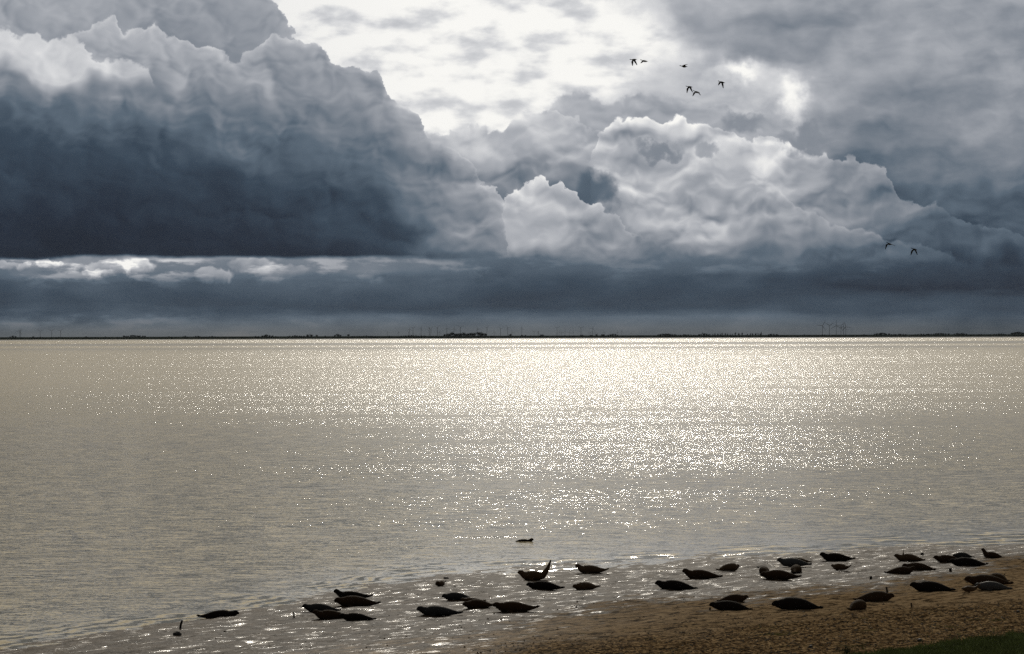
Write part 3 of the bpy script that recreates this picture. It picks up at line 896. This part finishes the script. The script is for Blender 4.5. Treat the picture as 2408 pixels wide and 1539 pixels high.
_F.append((3, 2, 1, 0)); _F.append((20, 21, 22, 23))
BLADE_ME = data("blade", _V, _F, M_TOWER)
def turbine(u, h, bl, ph, label):
    D = TUR_D * rng.uniform(.985, 1.015)
    hub = far_point(u, h, D)
    base = Vector((hub.x, D, 2.0))
    H = hub.z - base.z
    rot = rng.uniform(-.25, .25)
    t = empty("wind_turbine", base, rot)
    tag(t, label, "wind turbine", "wind turbines beyond the far shore")
    tw = link(bpy.data.objects.new("tower", TOWER_ME), t); tw.scale = (H * 1.15, H * 1.15, H)
    na = link(bpy.data.objects.new("nacelle", NACELLE_ME), t); na.location = (0, 0, H); na.scale = (H, H, H)
    L = bl * D / PF
    for k in range(3):
        b = link(bpy.data.objects.new("blade", BLADE_ME), t)
        b.location = (0, -.055 * H, H)
        b.rotation_euler = (0, R(ph + 120 * k), 0)
        b.scale = (L * 1.15, L, L)
for T in TURBINES:
    turbine(*T)
# a slim steeple among the trees
_V, _F = [], []
st = empty("church_tower", (far_point(1790, 5, FAR_Y + 160).x, FAR_Y + 160, 2.0))
tag(st, "slim church tower with pointed spire rising from trees on the far shore", "church tower")
tube(_V, _F, [(Vector((0, 0, 0)), 1.7), (Vector((0, 0, 10.0)), 1.6)], 4)
link(bpy.data.objects.new("tower", data("tower_shaft", _V, _F, M_TRUNK)), st)
_V, _F = [], []
tube(_V, _F, [(Vector((0, 0, 10.0)), 1.9), (Vector((0, 0, 11.5)), 1.1), (Vector((0, 0, 16.0)), .08)], 8)
link(bpy.data.objects.new("spire", data("spire", _V, _F, M_TRUNK)), st)

# ------------------------------------------------------------------ seals
def mat_seal(name, col, spot, belly, r0=.68, spec=.05):
    m, n, b = new_mat(name)
    tc = n.new('ShaderNodeTexCoord')
    x, y, z = n.sep(tc.outputs['Object'])
    f = n.noise(x, y, 5.0, 4.0, 0.6, z=z)
    g = n.noise(x, y, 16.0, 3.0, 0.6, z=z)
    c = n.mixc(col + (1,), belly + (1,), n.lin(0.40, 0.62, f) * 0.5)
    c = n.mixc(c, spot + (1,), n.sstep(0.56, 0.66, g) * 0.6)
    n.put(b.inputs['Base Color'], c)
    n.put(b.inputs['Roughness'], n.lin(0.3, 0.7, f, r0, r0 + .15))
    b.inputs['Specular IOR Level'].default_value = spec
    bp = n.new('ShaderNodeBump')
    bp.inputs['Strength'].default_value = 0.4
    bp.inputs['Distance'].default_value = 0.02
    n.put(bp.inputs['Height'], n.noise(x, y, 30.0, 3.0, 0.6, z=z))
    n.put(b.inputs['Normal'], bp.outputs[0])
    return m
SEAL_M = {
    'dark': mat_seal("seal_fur_dark", (.019, .014, .011), (.009, .007, .006), (.028, .021, .016)),
    'brown': mat_seal("seal_fur_brown", (.052, .030, .016), (.022, .013, .008), (.078, .047, .025)),
    'tan': mat_seal("seal_fur_tan", (.095, .056, .027), (.044, .027, .014), (.140, .086, .044), .46, .12),
    'ochre': mat_seal("seal_fur_ochre", (.062, .037, .017), (.030, .018, .010), (.085, .052, .025)),
    'grey': mat_seal("seal_fur_grey", (.044, .044, .043), (.020, .020, .021), (.062, .061, .058)),
    'pale': mat_seal("seal_fur_pale", (.078, .080, .080), (.038, .040, .041), (.105, .105, .102), .5, .10),
}
PROFILE = [(0.0, .020), (.012, .031), (.03, .040), (.05, .052), (.075, .062), (.10, .066), (.125, .069), (.16, .085), (.21, .105), (.28, .117), (.37, .122),
           (.47, .119), (.57, .109), (.67, .091), (.75, .070), (.82, .049), (.87, .035), (.91, .028)]
def ring(V, c, ax, up, side, hw, hh, k=14, belly=0.0):
    for j in range(k):
        t = 2 * math.pi * j / k
        s = math.sin(t)
        # flatter underside where the weight rests
        q = hh * (1 - belly * max(-s, 0) ** 2 * 0.22)
        V.append(c + side * math.cos(t) * hw + up * s * q)
def skin(V, F, o, n, k):
    for i in range(n - 1):
        for j in range(k):
            F.append((o + i * k + j, o + i * k + (j + 1) % k, o + (i + 1) * k + (j + 1) % k, o + (i + 1) * k + j))
    F.append(tuple(o + j for j in range(k))[::-1]); F.append(tuple(o + (n - 1) * k + j for j in range(k)))
def paddle(V, F, p0, p1, p2, w, th, up, k=8):
    """flat flipper through three points"""
    o = len(V)
    pts = []
    for i in range(7):
        t = i / 6.0
        pts.append((p0 * (1 - t) ** 2 + p1 * 2 * t * (1 - t) + p2 * t * t, w * (0.55 + 0.9 * t - 1.0 * t * t * t)))
    for i, (p, ww) in enumerate(pts):
        d = (pts[min(i + 1, 6)][0] - pts[max(i - 1, 0)][0]).normalized()
        s = d.cross(up).normalized(); n = s.cross(d).normalized()
        ring(V, p, d, n, s, max(ww, .012), th, k)
    skin(V, F, o, 7, k)
def remesh(name, V, F, vox, mat, smooth=4):
    me = bpy.data.meshes.new(name + "_raw")
    me.from_pydata([tuple(v) for v in V], [], F)
    o = bpy.data.objects.new(name + "_raw", me)
    C.objects.link(o)
    md = o.modifiers.new("r", 'REMESH'); md.mode = 'VOXEL'; md.voxel_size = vox
    sm = o.modifiers.new("s", 'SMOOTH'); sm.factor = 0.5; sm.iterations = smooth
    dg = bpy.context.evaluated_depsgraph_get()
    out = bpy.data.meshes.new_from_object(o.evaluated_get(dg), depsgraph=dg)
    bpy.data.objects.remove(o); bpy.data.meshes.remove(me)
    out.name = name
    out.materials.clear(); out.materials.append(mat)
    out.shade_smooth()
    return out
def seal_mesh(L, hl=0.03, tl=0.03, fat=1.0, bend=0.0, roll=0.0, up_flip=0.0, spread=1.0, mat='dark', seed=0):
    """one seal lying along -x (snout) to +x (hind flippers); resting on z = 0"""
    r = random.Random(seed)
    V, F = [], []
    k = 16
    cs = []
    for s, rad in PROFILE:
        hh = rad * 1.05 * (fat if s > .18 else 1 + (fat - 1) * s / .18)
        z = hh * (0.78 if .2 < s < .8 else .95)
        if s < .22:
            z += (hl * .9 + .105) * ((.22 - s) / .22) ** 1.05 * (1 - .30 * max(0, (.06 - s) / .06))
        if s > .62:
            z += (tl * .75 + .006) * ((s - .62) / .30) ** 1.5
        y = bend * (s - .5) ** 2 - bend * .08
        x = s - .5
        if tl > .15 and s > .62:                     # raised tail comes forward as it goes up
            x -= tl * .10 * ((s - .62) / .30) ** 2
        cs.append((Vector((x, y, z)), hh))
    o = len(V)
    for i, (c, hh) in enumerate(cs):
        d = (cs[min(i + 1, len(cs) - 1)][0] - cs[max(i - 1, 0)][0]).normalized()
        side = Vector((0, 1, 0)); side = (side - d * side.dot(d)).normalized()
        up = d.cross(side)
        if up.z < 0:
            up = -up
        s = PROFILE[i][0]
        hw = hh * (1.02 if s < .05 else 1.0 if s < .2 else 1.14)
        ring(V, c, d, up, side, hw, hh, k, 1.0 if .2 < s < .8 else 0.2)
    skin(V, F, o, len(cs), k)
    # brow and muzzle
    hd = cs[3][0]
    for sy in (-1, 1):
        paddle(V, F, cs[0][0] + Vector((0.004, sy * .010, -.004)), cs[1][0] + Vector((0, sy * .018, -.006)), cs[2][0] + Vector((0, sy * .014, -.004)), .016, .014, Vector((0, 0, 1)))
    # fore flippers
    sh = cs[9][0]
    for sy in (-1, 1):
        w = cs[9][1] * 1.05
        if up_flip and sy == 1:
            paddle(V, F, sh + Vector((0, .02, .04)), sh + Vector((.0, .02, .14)), sh + Vector((.03, .0, .24 * up_flip)), .034, .014, Vector((1, .2, 0)))
        else:
            paddle(V, F, sh + Vector((0, sy * w * .75, -.045)), sh + Vector((.03, sy * (w * 1.15), -.085)), Vector((sh.x + .135, sh.y + sy * w * 1.08, .012)), .030, .013, Vector((0, 0, 1)))
    # hind flippers
    te = cs[-2][0]; dt = (cs[-1][0] - cs[-4][0]).normalized()
    for sy in (-1, 1):
        tip = te + dt * .14 + Vector((0, sy * .05 * spread, .028))
        paddle(V, F, te + Vector((-.01, sy * .010, 0)), te + dt * .06 + Vector((0, sy * .018, 0)), tip, .037, .018, Vector((0, 1, 0)))
    M = Matrix.Rotation(R(roll), 4, 'X')
    V = [M @ (v * L) for v in V]
    lo = min(v.z for v in V)
    V = [Vector((v.x, v.y, v.z - lo)) for v in V]
    return remesh("seal", V, F, 0.0155 * L, SEAL_M[mat])
SEALS = []
def seal(u0, u1, vb, label, head=180, L=None, sink=0.02, z=None, **kw):
    """u0..u1 columns covered, vb row of the near lower edge, head = heading (180 left, 0 right, 90 away, 270 to the camera)"""
    um = (u0 + u1) / 2
    c = abs(math.cos(R(head)))
    p0 = hit(um, vb, z)
    if L is None:
        L = (u1 - u0) / PF * p0.y / max(c, .3) * 1.0
    # the near edge is half a body width (or half a length, seen end-on) nearer than the middle
    p0.y += 0.11 * L * c + 0.46 * L * abs(math.sin(R(head)))
    p0.x = (um - 1204.0) / PF * p0.y
    me = seal_mesh(L, seed=len(SEALS), **kw)
    o = bpy.data.objects.new("seal", me)
    link(o)
    a = R(head - 180)
    o.rotation_euler = (0, 0, a)
    if z is None:
        ts = np.linspace(-.35, .35, 7) * L
        hs = beach_h(p0.x + ts * math.cos(a), p0.y + ts * math.sin(a))
        zz = max(float(np.mean(hs)), -0.02) - sink
    else:
        zz = z - sink
    o.location = (p0.x, p0.y, zz)
    tag(o, label, "seal", "seals hauled out on the mud bank" if z is None else None)
    SEALS.append(o)
    return o
seal(461, 560, 1456, "dark seal facing right in the shallows, farthest left of all seals", head=0, hl=.05, tl=.06, fat=1.0, mat='dark', sink=.06)
seal(783, 876, 1411, "dark seal with lifted head lying close behind a smooth brown seal left of centre", hl=.13, tl=.07, mat='dark', fat=.92)
seal(784, 893, 1430, "plump brown seal with its head down, directly in front of the dark lifted-head seal", hl=.015, tl=.05, mat='brown', fat=1.05)
seal(709, 800, 1446, "grey seal half hidden behind a brown one, leftmost of the huddle of three", hl=.05, tl=.02, mat='grey')
seal(734, 824, 1463, "brown seal with raised head in the middle of the huddle of three", head=190, hl=.10, tl=.03, mat='brown', fat=1.08)
seal(796, 883, 1467, "dark grey seal at the front right of the huddle of three", hl=.05, tl=.03, mat='dark', fat=1.0)
seal(1020, 1047, 1386, "small pale-backed seal seen end-on, alone close to the water's edge", head=255, L=1.15, hl=.05, tl=.12, mat='tan', fat=1.0, roll=12)
seal(1037, 1115, 1415, "sleek dark grey seal stretched out behind two seals that lie close together", hl=.015, tl=.01, mat='grey', fat=1.1)
seal(1082, 1141, 1424, "small tan-flecked seal squeezed between a grey and a plump brown seal", hl=.03, tl=.05, mat='tan', fat=.85, roll=30)
seal(1095, 1154, 1439, "plump brown seal turned half towards the camera before the squeezed small one", head=214, L=1.45, hl=.02, tl=.05, mat='brown', fat=1.1)
seal(978, 1087, 1453, "long grey seal with lifted hind flippers, alone in front on shiny mud", hl=.045, tl=.045, mat='grey', fat=.95)
seal(1157, 1267, 1445, "long brown seal with lifted hind flippers, lowest of the seals near the picture's middle", head=184, hl=.05, tl=.09, mat='brown', fat=1.02)
seal(1223, 1297, 1368, "seal bent like a banana with its tail pointing high in the air", hl=.14, tl=.60, mat='tan', fat=1.15, L=1.6)
seal(1236, 1326, 1390, "dark brown seal lying straight in front of the banana-bent seal", hl=.03, tl=.03, mat='dark', fat=1.05)
seal(1351, 1430, 1352, "shiny pale-topped seal with pointed snout, right of the banana-bent seal", hl=.16, tl=.10, mat='tan', fat=1.15)
seal(1350, 1403, 1392, "short tan seal angled towards the camera, below the shiny waterline seal", head=218, L=1.4, hl=.0, tl=.06, mat='tan', fat=1.12)
seal(1539, 1639, 1393, "dark seal alone on shiny mud, its nose pointing left, right of the short tan seal", hl=.08, tl=.01, mat='dark', fat=1.08)
seal(1603, 1698, 1366, "brown seal with head held up, behind and right of the lone dark seal", hl=.13, tl=.04, mat='brown', fat=1.05)
seal(1686, 1733, 1348, "barrel-shaped seal turned away with shiny back, right of the brown head-up seal", head=40, L=1.35, hl=.02, tl=.03, mat='tan', fat=1.2, roll=-10)
seal(1783, 1811, 1353, "tan seal seen from behind with its tail to the camera, partly hidden", head=100, L=1.3, hl=.0, tl=.03, mat='ochre', fat=1.1)
seal(1786, 1883, 1368, "dark seal with lifted hind flippers in front of the half-hidden tan one", hl=.01, tl=.06, mat='brown', fat=1.1)
seal(1848, 1907, 1327, "golden seal peeking out behind a pale silvery-headed seal", head=178, hl=.06, tl=.03, mat='tan', fat=1.0)
seal(1826, 1907, 1336, "pale seal with silvery head lying in front of a golden seal", head=176, hl=.10, tl=.03, mat='pale', fat=1.1, roll=15)
seal(1852, 1888, 1351, "round tan seal seen from the tail end, in front of the pale silvery-headed seal", head=80, L=1.35, hl=.0, tl=.05, mat='ochre', fat=1.25)
seal(1926, 2010, 1323, "dark sharp-tailed seal lying along the waterline right of the pale and golden pair", hl=.12, tl=.05, mat='dark', fat=1.05)
seal(1961, 1995, 1347, "small tan seal curled up with a lifted flipper, below the dark sharp-tailed seal", head=140, L=1.05, hl=.06, tl=.16, mat='tan', fat=1.25, roll=20)
seal(2101, 2174, 1322, "seal rolled on its back waving a fore flipper in the air", hl=.10, tl=.02, mat='tan', fat=1.15, up_flip=1.1)
seal(2119, 2200, 1345, "brown seal facing left, partly behind one that faces right", head=184, hl=.03, tl=.0, mat='brown', fat=1.05)
seal(2077, 2151, 1354, "brown seal facing right with head up, in front of another brown seal", head=-4, hl=.12, tl=.03, mat='brown', fat=1.1)
seal(2193, 2266, 1327, "brown seal lying behind a longer dark one, head out to the left", hl=.07, tl=.01, mat='brown', fat=1.1)
seal(2243, 2285, 1318, "dark grey seal of which only the rounded back shows behind two others", head=200, hl=.02, tl=.02, mat='grey', fat=1.2, L=1.1)
seal(2230, 2322, 1336, "long dark seal lying in front of two others near the right edge", hl=.02, tl=.03, mat='dark', fat=1.05)
seal(2315, 2352, 1317, "brown seal sitting up with head high, alone by the water at the right", head=150, L=1.15, hl=.34, tl=.0, mat='brown', fat=1.15)
seal(2327, 2368, 1371, "golden brown seal turned away behind the long brown seal at right", head=120, L=1.3, hl=.03, tl=.02, mat='ochre', fat=1.25)
seal(2266, 2381, 1378, "long brown seal lying behind the pale grey seal at the right edge", hl=.015, tl=.015, mat='brown', fat=1.0)
seal(2290, 2379, 1389, "pale grey seal lying in front of the long brown one at the right edge", hl=.015, tl=.02, mat='pale', fat=1.1)
seal(2260, 2298, 1393, "small pale-bellied seal pup twisted on its side before the pale grey seal", head=205, L=.85, hl=.02, tl=.34, mat='tan', fat=1.1, roll=30)
seal(2138, 2245, 1392, "dark seal alone on sand between the tall post and the pale grey seal", hl=.05, tl=.01, mat='dark', fat=1.05)
seal(2004, 2101, 1416, "dark brown seal facing right beside the tall wooden post", head=3, hl=.035, tl=.04, mat='brown', fat=1.2)
seal(1990, 2036, 1438, "tan seal with dark tail to the camera, before the seal by the tall post", head=60, L=1.45, hl=.02, tl=.03, mat='ochre', fat=1.2)
seal(1683, 1758, 1418, "brown seal facing right, mostly behind a dark one at the edge of dry sand", head=0, hl=.05, tl=.0, mat='brown', fat=1.1)
seal(1666, 1768, 1437, "dark low-headed seal in front of one facing right, at the dry sand's edge", head=178, hl=.01, tl=-.015, mat='dark', fat=1.0)
seal(1813, 1933, 1435, "big dark humped seal with its nose on the sand, lying alone", hl=-.01, tl=.01, mat='dark', fat=1.12)
sw = seal(1200, 1248, 1274, "seal swimming to the right with only head and back above the water", head=0, L=1.25, z=0.0, sink=.205, hl=.13, tl=-.05, mat='dark', fat=1.0)

# ------------------------------------------------------------------ geese in flight
M_GOOSE = mat_plain("goose_feathers", (.022, .020, .018), 0.7, 0.2, 0.5, 8.0)
def goose(u, v, yaw, d1, d2, label, far1=None, far2=None, sweep=.12, pitch=0.0):
    """d1, d2: lift of inner and outer wing in degrees; yaw: heading, 180 = to the left"""
    far1 = d1 if far1 is None else far1
    far2 = d2 if far2 is None else far2
    V, F = [], []
    body = [(-.40, .05, .010), (-.375, .052, .022), (-.35, .055, .034), (-.32, .052, .036), (-.285, .042, .027), (-.22, .028, .026), (-.15, .012, .042), (-.08, 0, .072), (0, -.006, .088),
            (.10, -.004, .082), (.20, .006, .055), (.28, .014, .032), (.36, .018, .018)]
    o = len(V)
    for i, (x, z, r) in enumerate(body):
        ring(V, Vector((x, 0, z)), None, Vector((0, 0, 1)), Vector((0, 1, 0)), r * (1.5 if x > .25 else 1.0), r * (0.6 if x > .25 else 1.0), 12)
    skin(V, F, o, len(body), 12)
    for sy, a1, a2 in ((-1, d1, d2), (1, far1, far2)):
        c1, s1 = math.cos(R(a1)), math.sin(R(a1)); c2, s2 = math.cos(R(a2)), math.sin(R(a2))
        p0 = Vector((.0, sy * .04, .03))
        p1 = p0 + Vector((-.07, sy * .26 * c1, .26 * s1))
        p2 = p1 + Vector((sweep, sy * .42 * c2, .42 * s2))
        o = len(V)
        n = 9
        for i in range(n):
            t = i / (n - 1)
            if t < .4:
                p = p0.lerp(p1, t / .4); an = a1
            else:
                p = p1.lerp(p2, (t - .4) / .6); an = a1 + (a2 - a1) * min(1, (t - .3) / .3)
            ch = .115 * (1 - .10 * t) if t < .5 else .115 * (.95 - 1.35 * (t - .5))
            ch = max(ch, .026)
            up = Vector((0, -sy * math.sin(R(an)), math.cos(R(an))))
            ring(V, p + Vector((ch * .4, 0, 0)), None, up, Vector((1, 0, 0)), ch, .017 if t < .9 else .012, 8)
        skin(V, F, o, n, 8)
    V = [v * 1.0 for v in V]
    me = remesh("goose", V, F, .0105, M_GOOSE, 2)
    o = bpy.data.objects.new("goose", me)
    link(o)
    d = direction(u, v)
    k = 300.0 / d.y
    o.location = Vector((0, 0, CAM_H)) + d * k
    o.rotation_euler = (0, R(pitch), R(yaw - 180))
    tag(o, label, "goose", "geese flying to the left")
goose(1490, 141, 206, -42, -62, "goose with both wings beating down, first of the upper flock, before the bright cloud", pitch=-6)
goose(1515, 144, 200, -10, -18, "goose gliding with wings nearly level close behind the first one", pitch=8, sweep=.02)
goose(1608, 157, 190, 18, 6, "goose with wings held up, alone between the first pair and the lower three", pitch=4, sweep=.22)
goose(1697, 194, 205, -45, -70, "goose with one wing straight down, farthest right of the upper flock", far1=-8, far2=-30, pitch=10)
goose(1621, 205, 212, -42, -60, "goose with wings in an arch, upper one of the low pair", pitch=2)
goose(1638, 217, 212, -18, -40, "goose with shallow arched wings, lower one of the low pair", pitch=10)
goose(2091, 574, 222, -15, -20, "goose with one long wing drooping, left one of the pair at far right", far1=-28, far2=-72, pitch=14)
goose(2150, 587, 214, -40, -60, "goose with both wings arched down, right one of the pair at far right", pitch=10)

# ------------------------------------------------------------------ old posts and stones on the mud
M_WOOD = mat_plain("wet_wood", (.030, .024, .018), 0.75, 0.3, 0.4, 12.0)
M_STONE = mat_plain("wet_stone", (.045, .040, .034), 0.6, 0.4, 0.4, 9.0)
def post(u, vb, hpx, wpx, label, lean=0.0, curl=0.0, taper=.85):
    p = hit(u, vb)
    s = p.y / PF
    H, r = hpx * s, wpx * s * .5
    V, F = [], []
    rr = random.Random(int(u))
    pts = []
    for i in range(8):
        t = i / 7.0
        pts.append((Vector((lean * t * H + curl * t * t * t * H + rr.uniform(-.06, .06) * r, rr.uniform(-.06, .06) * r, -.25 + (H + .25) * t)), r * (1 + (taper - 1) * t) * rr.uniform(.92, 1.08)))
    tube(V, F, pts, 10)
    for q in range(len(V) - 10, len(V)):
        V[q].z -= rr.uniform(0, .35) * r
    o = mesh_obj("wooden_post", V, F, M_WOOD)
    o.location = (p.x, p.y, float(beach_h(np.array(p.x), np.array(p.y))))
    tag(o, label, "post", "rotten posts standing in the mud")
post(424, 1487, 21, 6.5, "curved dark post standing in the shallows at lower left", lean=-.05, curl=.28, taper=.7)
post(694, 1460, 14, 5.5, "short hooked post left of the huddle of three seals", lean=-.35, curl=.1, taper=.5)
post(1669, 1437, 7, 5, "tiny stub just below the snout of the low-headed seal", lean=.1)
post(2088, 1398, 18, 5.5, "tall post behind the seal that faces right on the sand", lean=-.12, curl=-.08, taper=.75)
post(2235, 1349, 9, 7, "stout stump on the mud below the long dark seal at right", taper=.9)
post(2048, 1364, 8, 6.5, "stout stump on the mud left of the brown seal that faces right", taper=.9)
post(2144, 1430, 10, 3.5, "thin peg standing on bare sand near the lower right", lean=-.1, taper=1.1)
def stone(u, vb, w, h, label, seed, name="stone", cat="stone", grp=None):
    p = hit(u, vb)
    s = p.y / PF
    bm = bmesh.new()
    bmesh.ops.create_icosphere(bm, subdivisions=3, radius=1.0)
    for v in bm.verts:
        k = 1 + .35 * mnoise.noise(v.co * 1.3 + Vector((seed, 0, 0))) + .12 * mnoise.noise(v.co * 4 + Vector((0, seed, 0)))
        v.co *= k
    me = bpy.data.meshes.new(name)
    bm.to_mesh(me); bm.free()
    me.shade_smooth(); me.materials.append(M_STONE)
    o = link(bpy.data.objects.new(name, me))
    o.scale = (w * s * .5, w * s * .55, h * s * .62)
    o.location = (p.x, p.y + w * s * .5, max(float(beach_h(np.array(p.x), np.array(p.y + w * s * .5))), 0) + h * s * .28)
    o.rotation_euler = (0, 0, seed * 1.7)
    tag(o, label, cat, grp)
stone(416, 1505, 17, 10, "rounded dark stone in the shallows below the curved post", 1)
stone(1049, 1363, 12, 6, "dark stone awash at the waterline beside the small end-on seal", 2)
stone(2169, 1308, 7, 6, "small dark stone right of the flipper-waving seal", 3)
stone(1783, 1338, 6, 5, "little dark stone left of the tan seal seen from behind", 4)
stone(2164, 1507, 12, 8, "largest loose stone just above the grass corner", 5)
stone(1907, 1526, 10, 7, "dark stone on rough ground near the bottom edge", 6)
stone(2395, 1443, 9, 6, "dark stone on the rough ground at the right edge", 7)

# ------------------------------------------------------------------ loose rubble, grass corner and a weed
def rubble():
    r = random.Random(21)
    base = [Vector(v) for v in ((1, 0, 0), (-1, 0, 0), (0, 1, 0), (0, -1, 0), (0, 0, 1), (0, 0, -1))]
    fc = ((0, 2, 4), (2, 1, 4), (1, 3, 4), (3, 0, 4), (2, 0, 5), (1, 2, 5), (3, 1, 5), (0, 3, 5))
    V, F = [], []
    n = 0
    while n < 7000:
        x = r.uniform(-16, 28); y = r.uniform(103, 150)
        d = float(land_d(np.array(x), np.array(y)))
        dn = d + 2.5 * mnoise.noise(Vector((x * .22, y * .1, 4.0)))
        p = 0.0
        if dn > 14.5:
            p = min((dn - 14.5) / 3.0, 1.0)
        elif dn > 9:
            p = 0.05
        elif dn > 2:
            p = 0.012
        if d > 22.5 or r.random() > p:
            continue
        s = r.choice((.016, .02, .022, .026, .03, .045)) * r.uniform(.7, 1.2)
        z = float(beach_h(np.array(x), np.array(y)))
        o = len(V)
        rx, ry, rz = s * r.uniform(.7, 1.5), s * r.uniform(.7, 1.5), s * r.uniform(.5, .9)
        an = r.uniform(0, 6.28); ca, sa = math.cos(an), math.sin(an)
        for b in base:
            q = b * r.uniform(.75, 1.25)
            q = Vector((q.x * rx, q.y * ry, q.z * rz))
            V.append((x + q.x * ca - q.y * sa, y + q.x * sa + q.y * ca, z + q.z + rz * .3))
        F += [tuple(o + i for i in f) for f in fc]
        n += 1
    o = mesh_obj("rubble", V, F, M_RUBBLE, smooth=False)
    tag(o, "scattered clods and pebbles over the upper beach", "rubble", kind="stuff")
M_RUBBLE = mat_plain("rubble", (.24, .19, .13), 0.85, 0.2, 0.5, 2.0)
rubble()

def grass_edge(x, y):
    d = float(land_d(np.array(x), np.array(y)))
    return d + .24 * x - (GRASS_D + 1.3 * mnoise.noise(Vector((x * .25, y * .12, 9.0))) + .9 * mnoise.noise(Vector((x * 1.1, y * .5, 2.0))))
def grass():
    r = random.Random(33)
    V, F = [], []
    n = 0
    while n < 60000:
        x = r.uniform(7, 24); y = r.uniform(94, 122)
        e = grass_edge(x, y)
        if e > 3.6 + .6 * mnoise.noise(Vector((x, y, 5.0))):
            continue
        if e < 0 and r.random() > .06 * math.exp(e * 1.2):
            continue
        z = float(base_h(np.array(x), np.array(y)))
        h = r.uniform(.07, .20) * (1 if e > 0 else .7)
        an = r.uniform(0, 6.28); w = r.uniform(.008, .016)
        lx, ly = r.uniform(-.6, .6) * h, r.uniform(-.6, .6) * h
        o = len(V)
        cx, cy = math.cos(an) * w, math.sin(an) * w
        V += [(x - cx, y - cy, z - .04), (x + cx, y + cy, z - .04), (x + cx * .8 + lx * .4, y + cy * .8 + ly * .4, z + h * .6), (x - cx * .8 + lx * .4, y - cy * .8 + ly * .4, z + h * .6), (x + lx, y + ly, z + h)]
        F += [(o, o + 1, o + 2, o + 3), (o + 3, o + 2, o + 4)]
        n += 1
    o = mesh_obj("grass", V, F, M_GRASS, smooth=False)
    tag(o, "short dark green grass on the bank at the lower right corner", "grass", kind="stuff")
M_GRASS = mat_plain("grass", (.200, .240, .085), 0.8, 0.2, 0.45, 1.2)
grass()

M_WEED = mat_plain("weed_leaves", (.045, .060, .025), 0.8, 0.2, 0.4, 6.0)
def weed(u, vb, hpx):
    p = hit(u, vb)
    H = hpx * p.y / PF
    t = empty("weed", (p.x, p.y, p.z))
    tag(t, "spindly weed growing from the rough ground at the bottom edge", "plant")
    r = random.Random(3)
    V, F = [], []
    tips = []
    for i in range(5):
        a = r.uniform(0, 6.28); b = r.uniform(.1, .35)
        q = Vector((math.cos(a) * b * H, math.sin(a) * b * H, H * r.uniform(.6, 1.0)))
        tube(V, F, [(Vector((0, 0, -.05)), .010), (q * .5 + Vector((0, 0, .1 * H)), .007), (q, .004)], 6)
        tips.append(q)
    link(bpy.data.objects.new("stem", data("stem", V, F, M_WEED)), t)
    V, F = [], []
    for q in tips:
        for j in range(26):
            c = q * r.uniform(.25, 1.02) + Vector((r.uniform(-.06, .06), r.uniform(-.06, .06), r.uniform(-.03, .03)))
            s = r.uniform(.02, .045)
            a = Vector((r.uniform(-1, 1), r.uniform(-1, 1), r.uniform(-1, 1))).normalized(); b = a.orthogonal().normalized()
            k = len(V)
            V += [c - a * s, c + b * s * .45, c + a * s, c - b * s * .45]
            F.append((k, k + 1, k + 2, k + 3))
    link(bpy.data.objects.new("leaves", data("leaves", V, F, M_WEED)), t)
weed(1990, 1545, 30)

# ------------------------------------------------------------------ air between here and the far shore
def haze():
    m = bpy.data.materials.new("haze")
    m.use_nodes = True
    t = m.node_tree
    t.nodes.clear()
    out = t.nodes.new('ShaderNodeOutputMaterial')
    v = t.nodes.new('ShaderNodeVolumePrincipled')
    v.inputs['Color'].default_value = (.76, .88, 1.0, 1)
    v.inputs['Density'].default_value = 0.45e-5
    v.inputs['Anisotropy'].default_value = 0.2
    t.links.new(v.outputs[0], out.inputs['Volume'])
    X, Y0, Y1, Z0, Z1 = 15000, -200, 27000, -6.0, 260.0
    V = [(-X, Y0, Z0), (X, Y0, Z0), (X, Y1, Z0), (-X, Y1, Z0), (-X, Y0, Z1), (X, Y0, Z1), (X, Y1, Z1), (-X, Y1, Z1)]
    o = mesh_obj("haze", V, [(3, 2, 1, 0), (4, 5, 6, 7), (0, 1, 5, 4), (1, 2, 6, 5), (2, 3, 7, 6), (3, 0, 4, 7)], m, smooth=False)
    tag(o, "thin bluish haze lying over the wide water and far shore", "haze", kind='stuff')
haze()
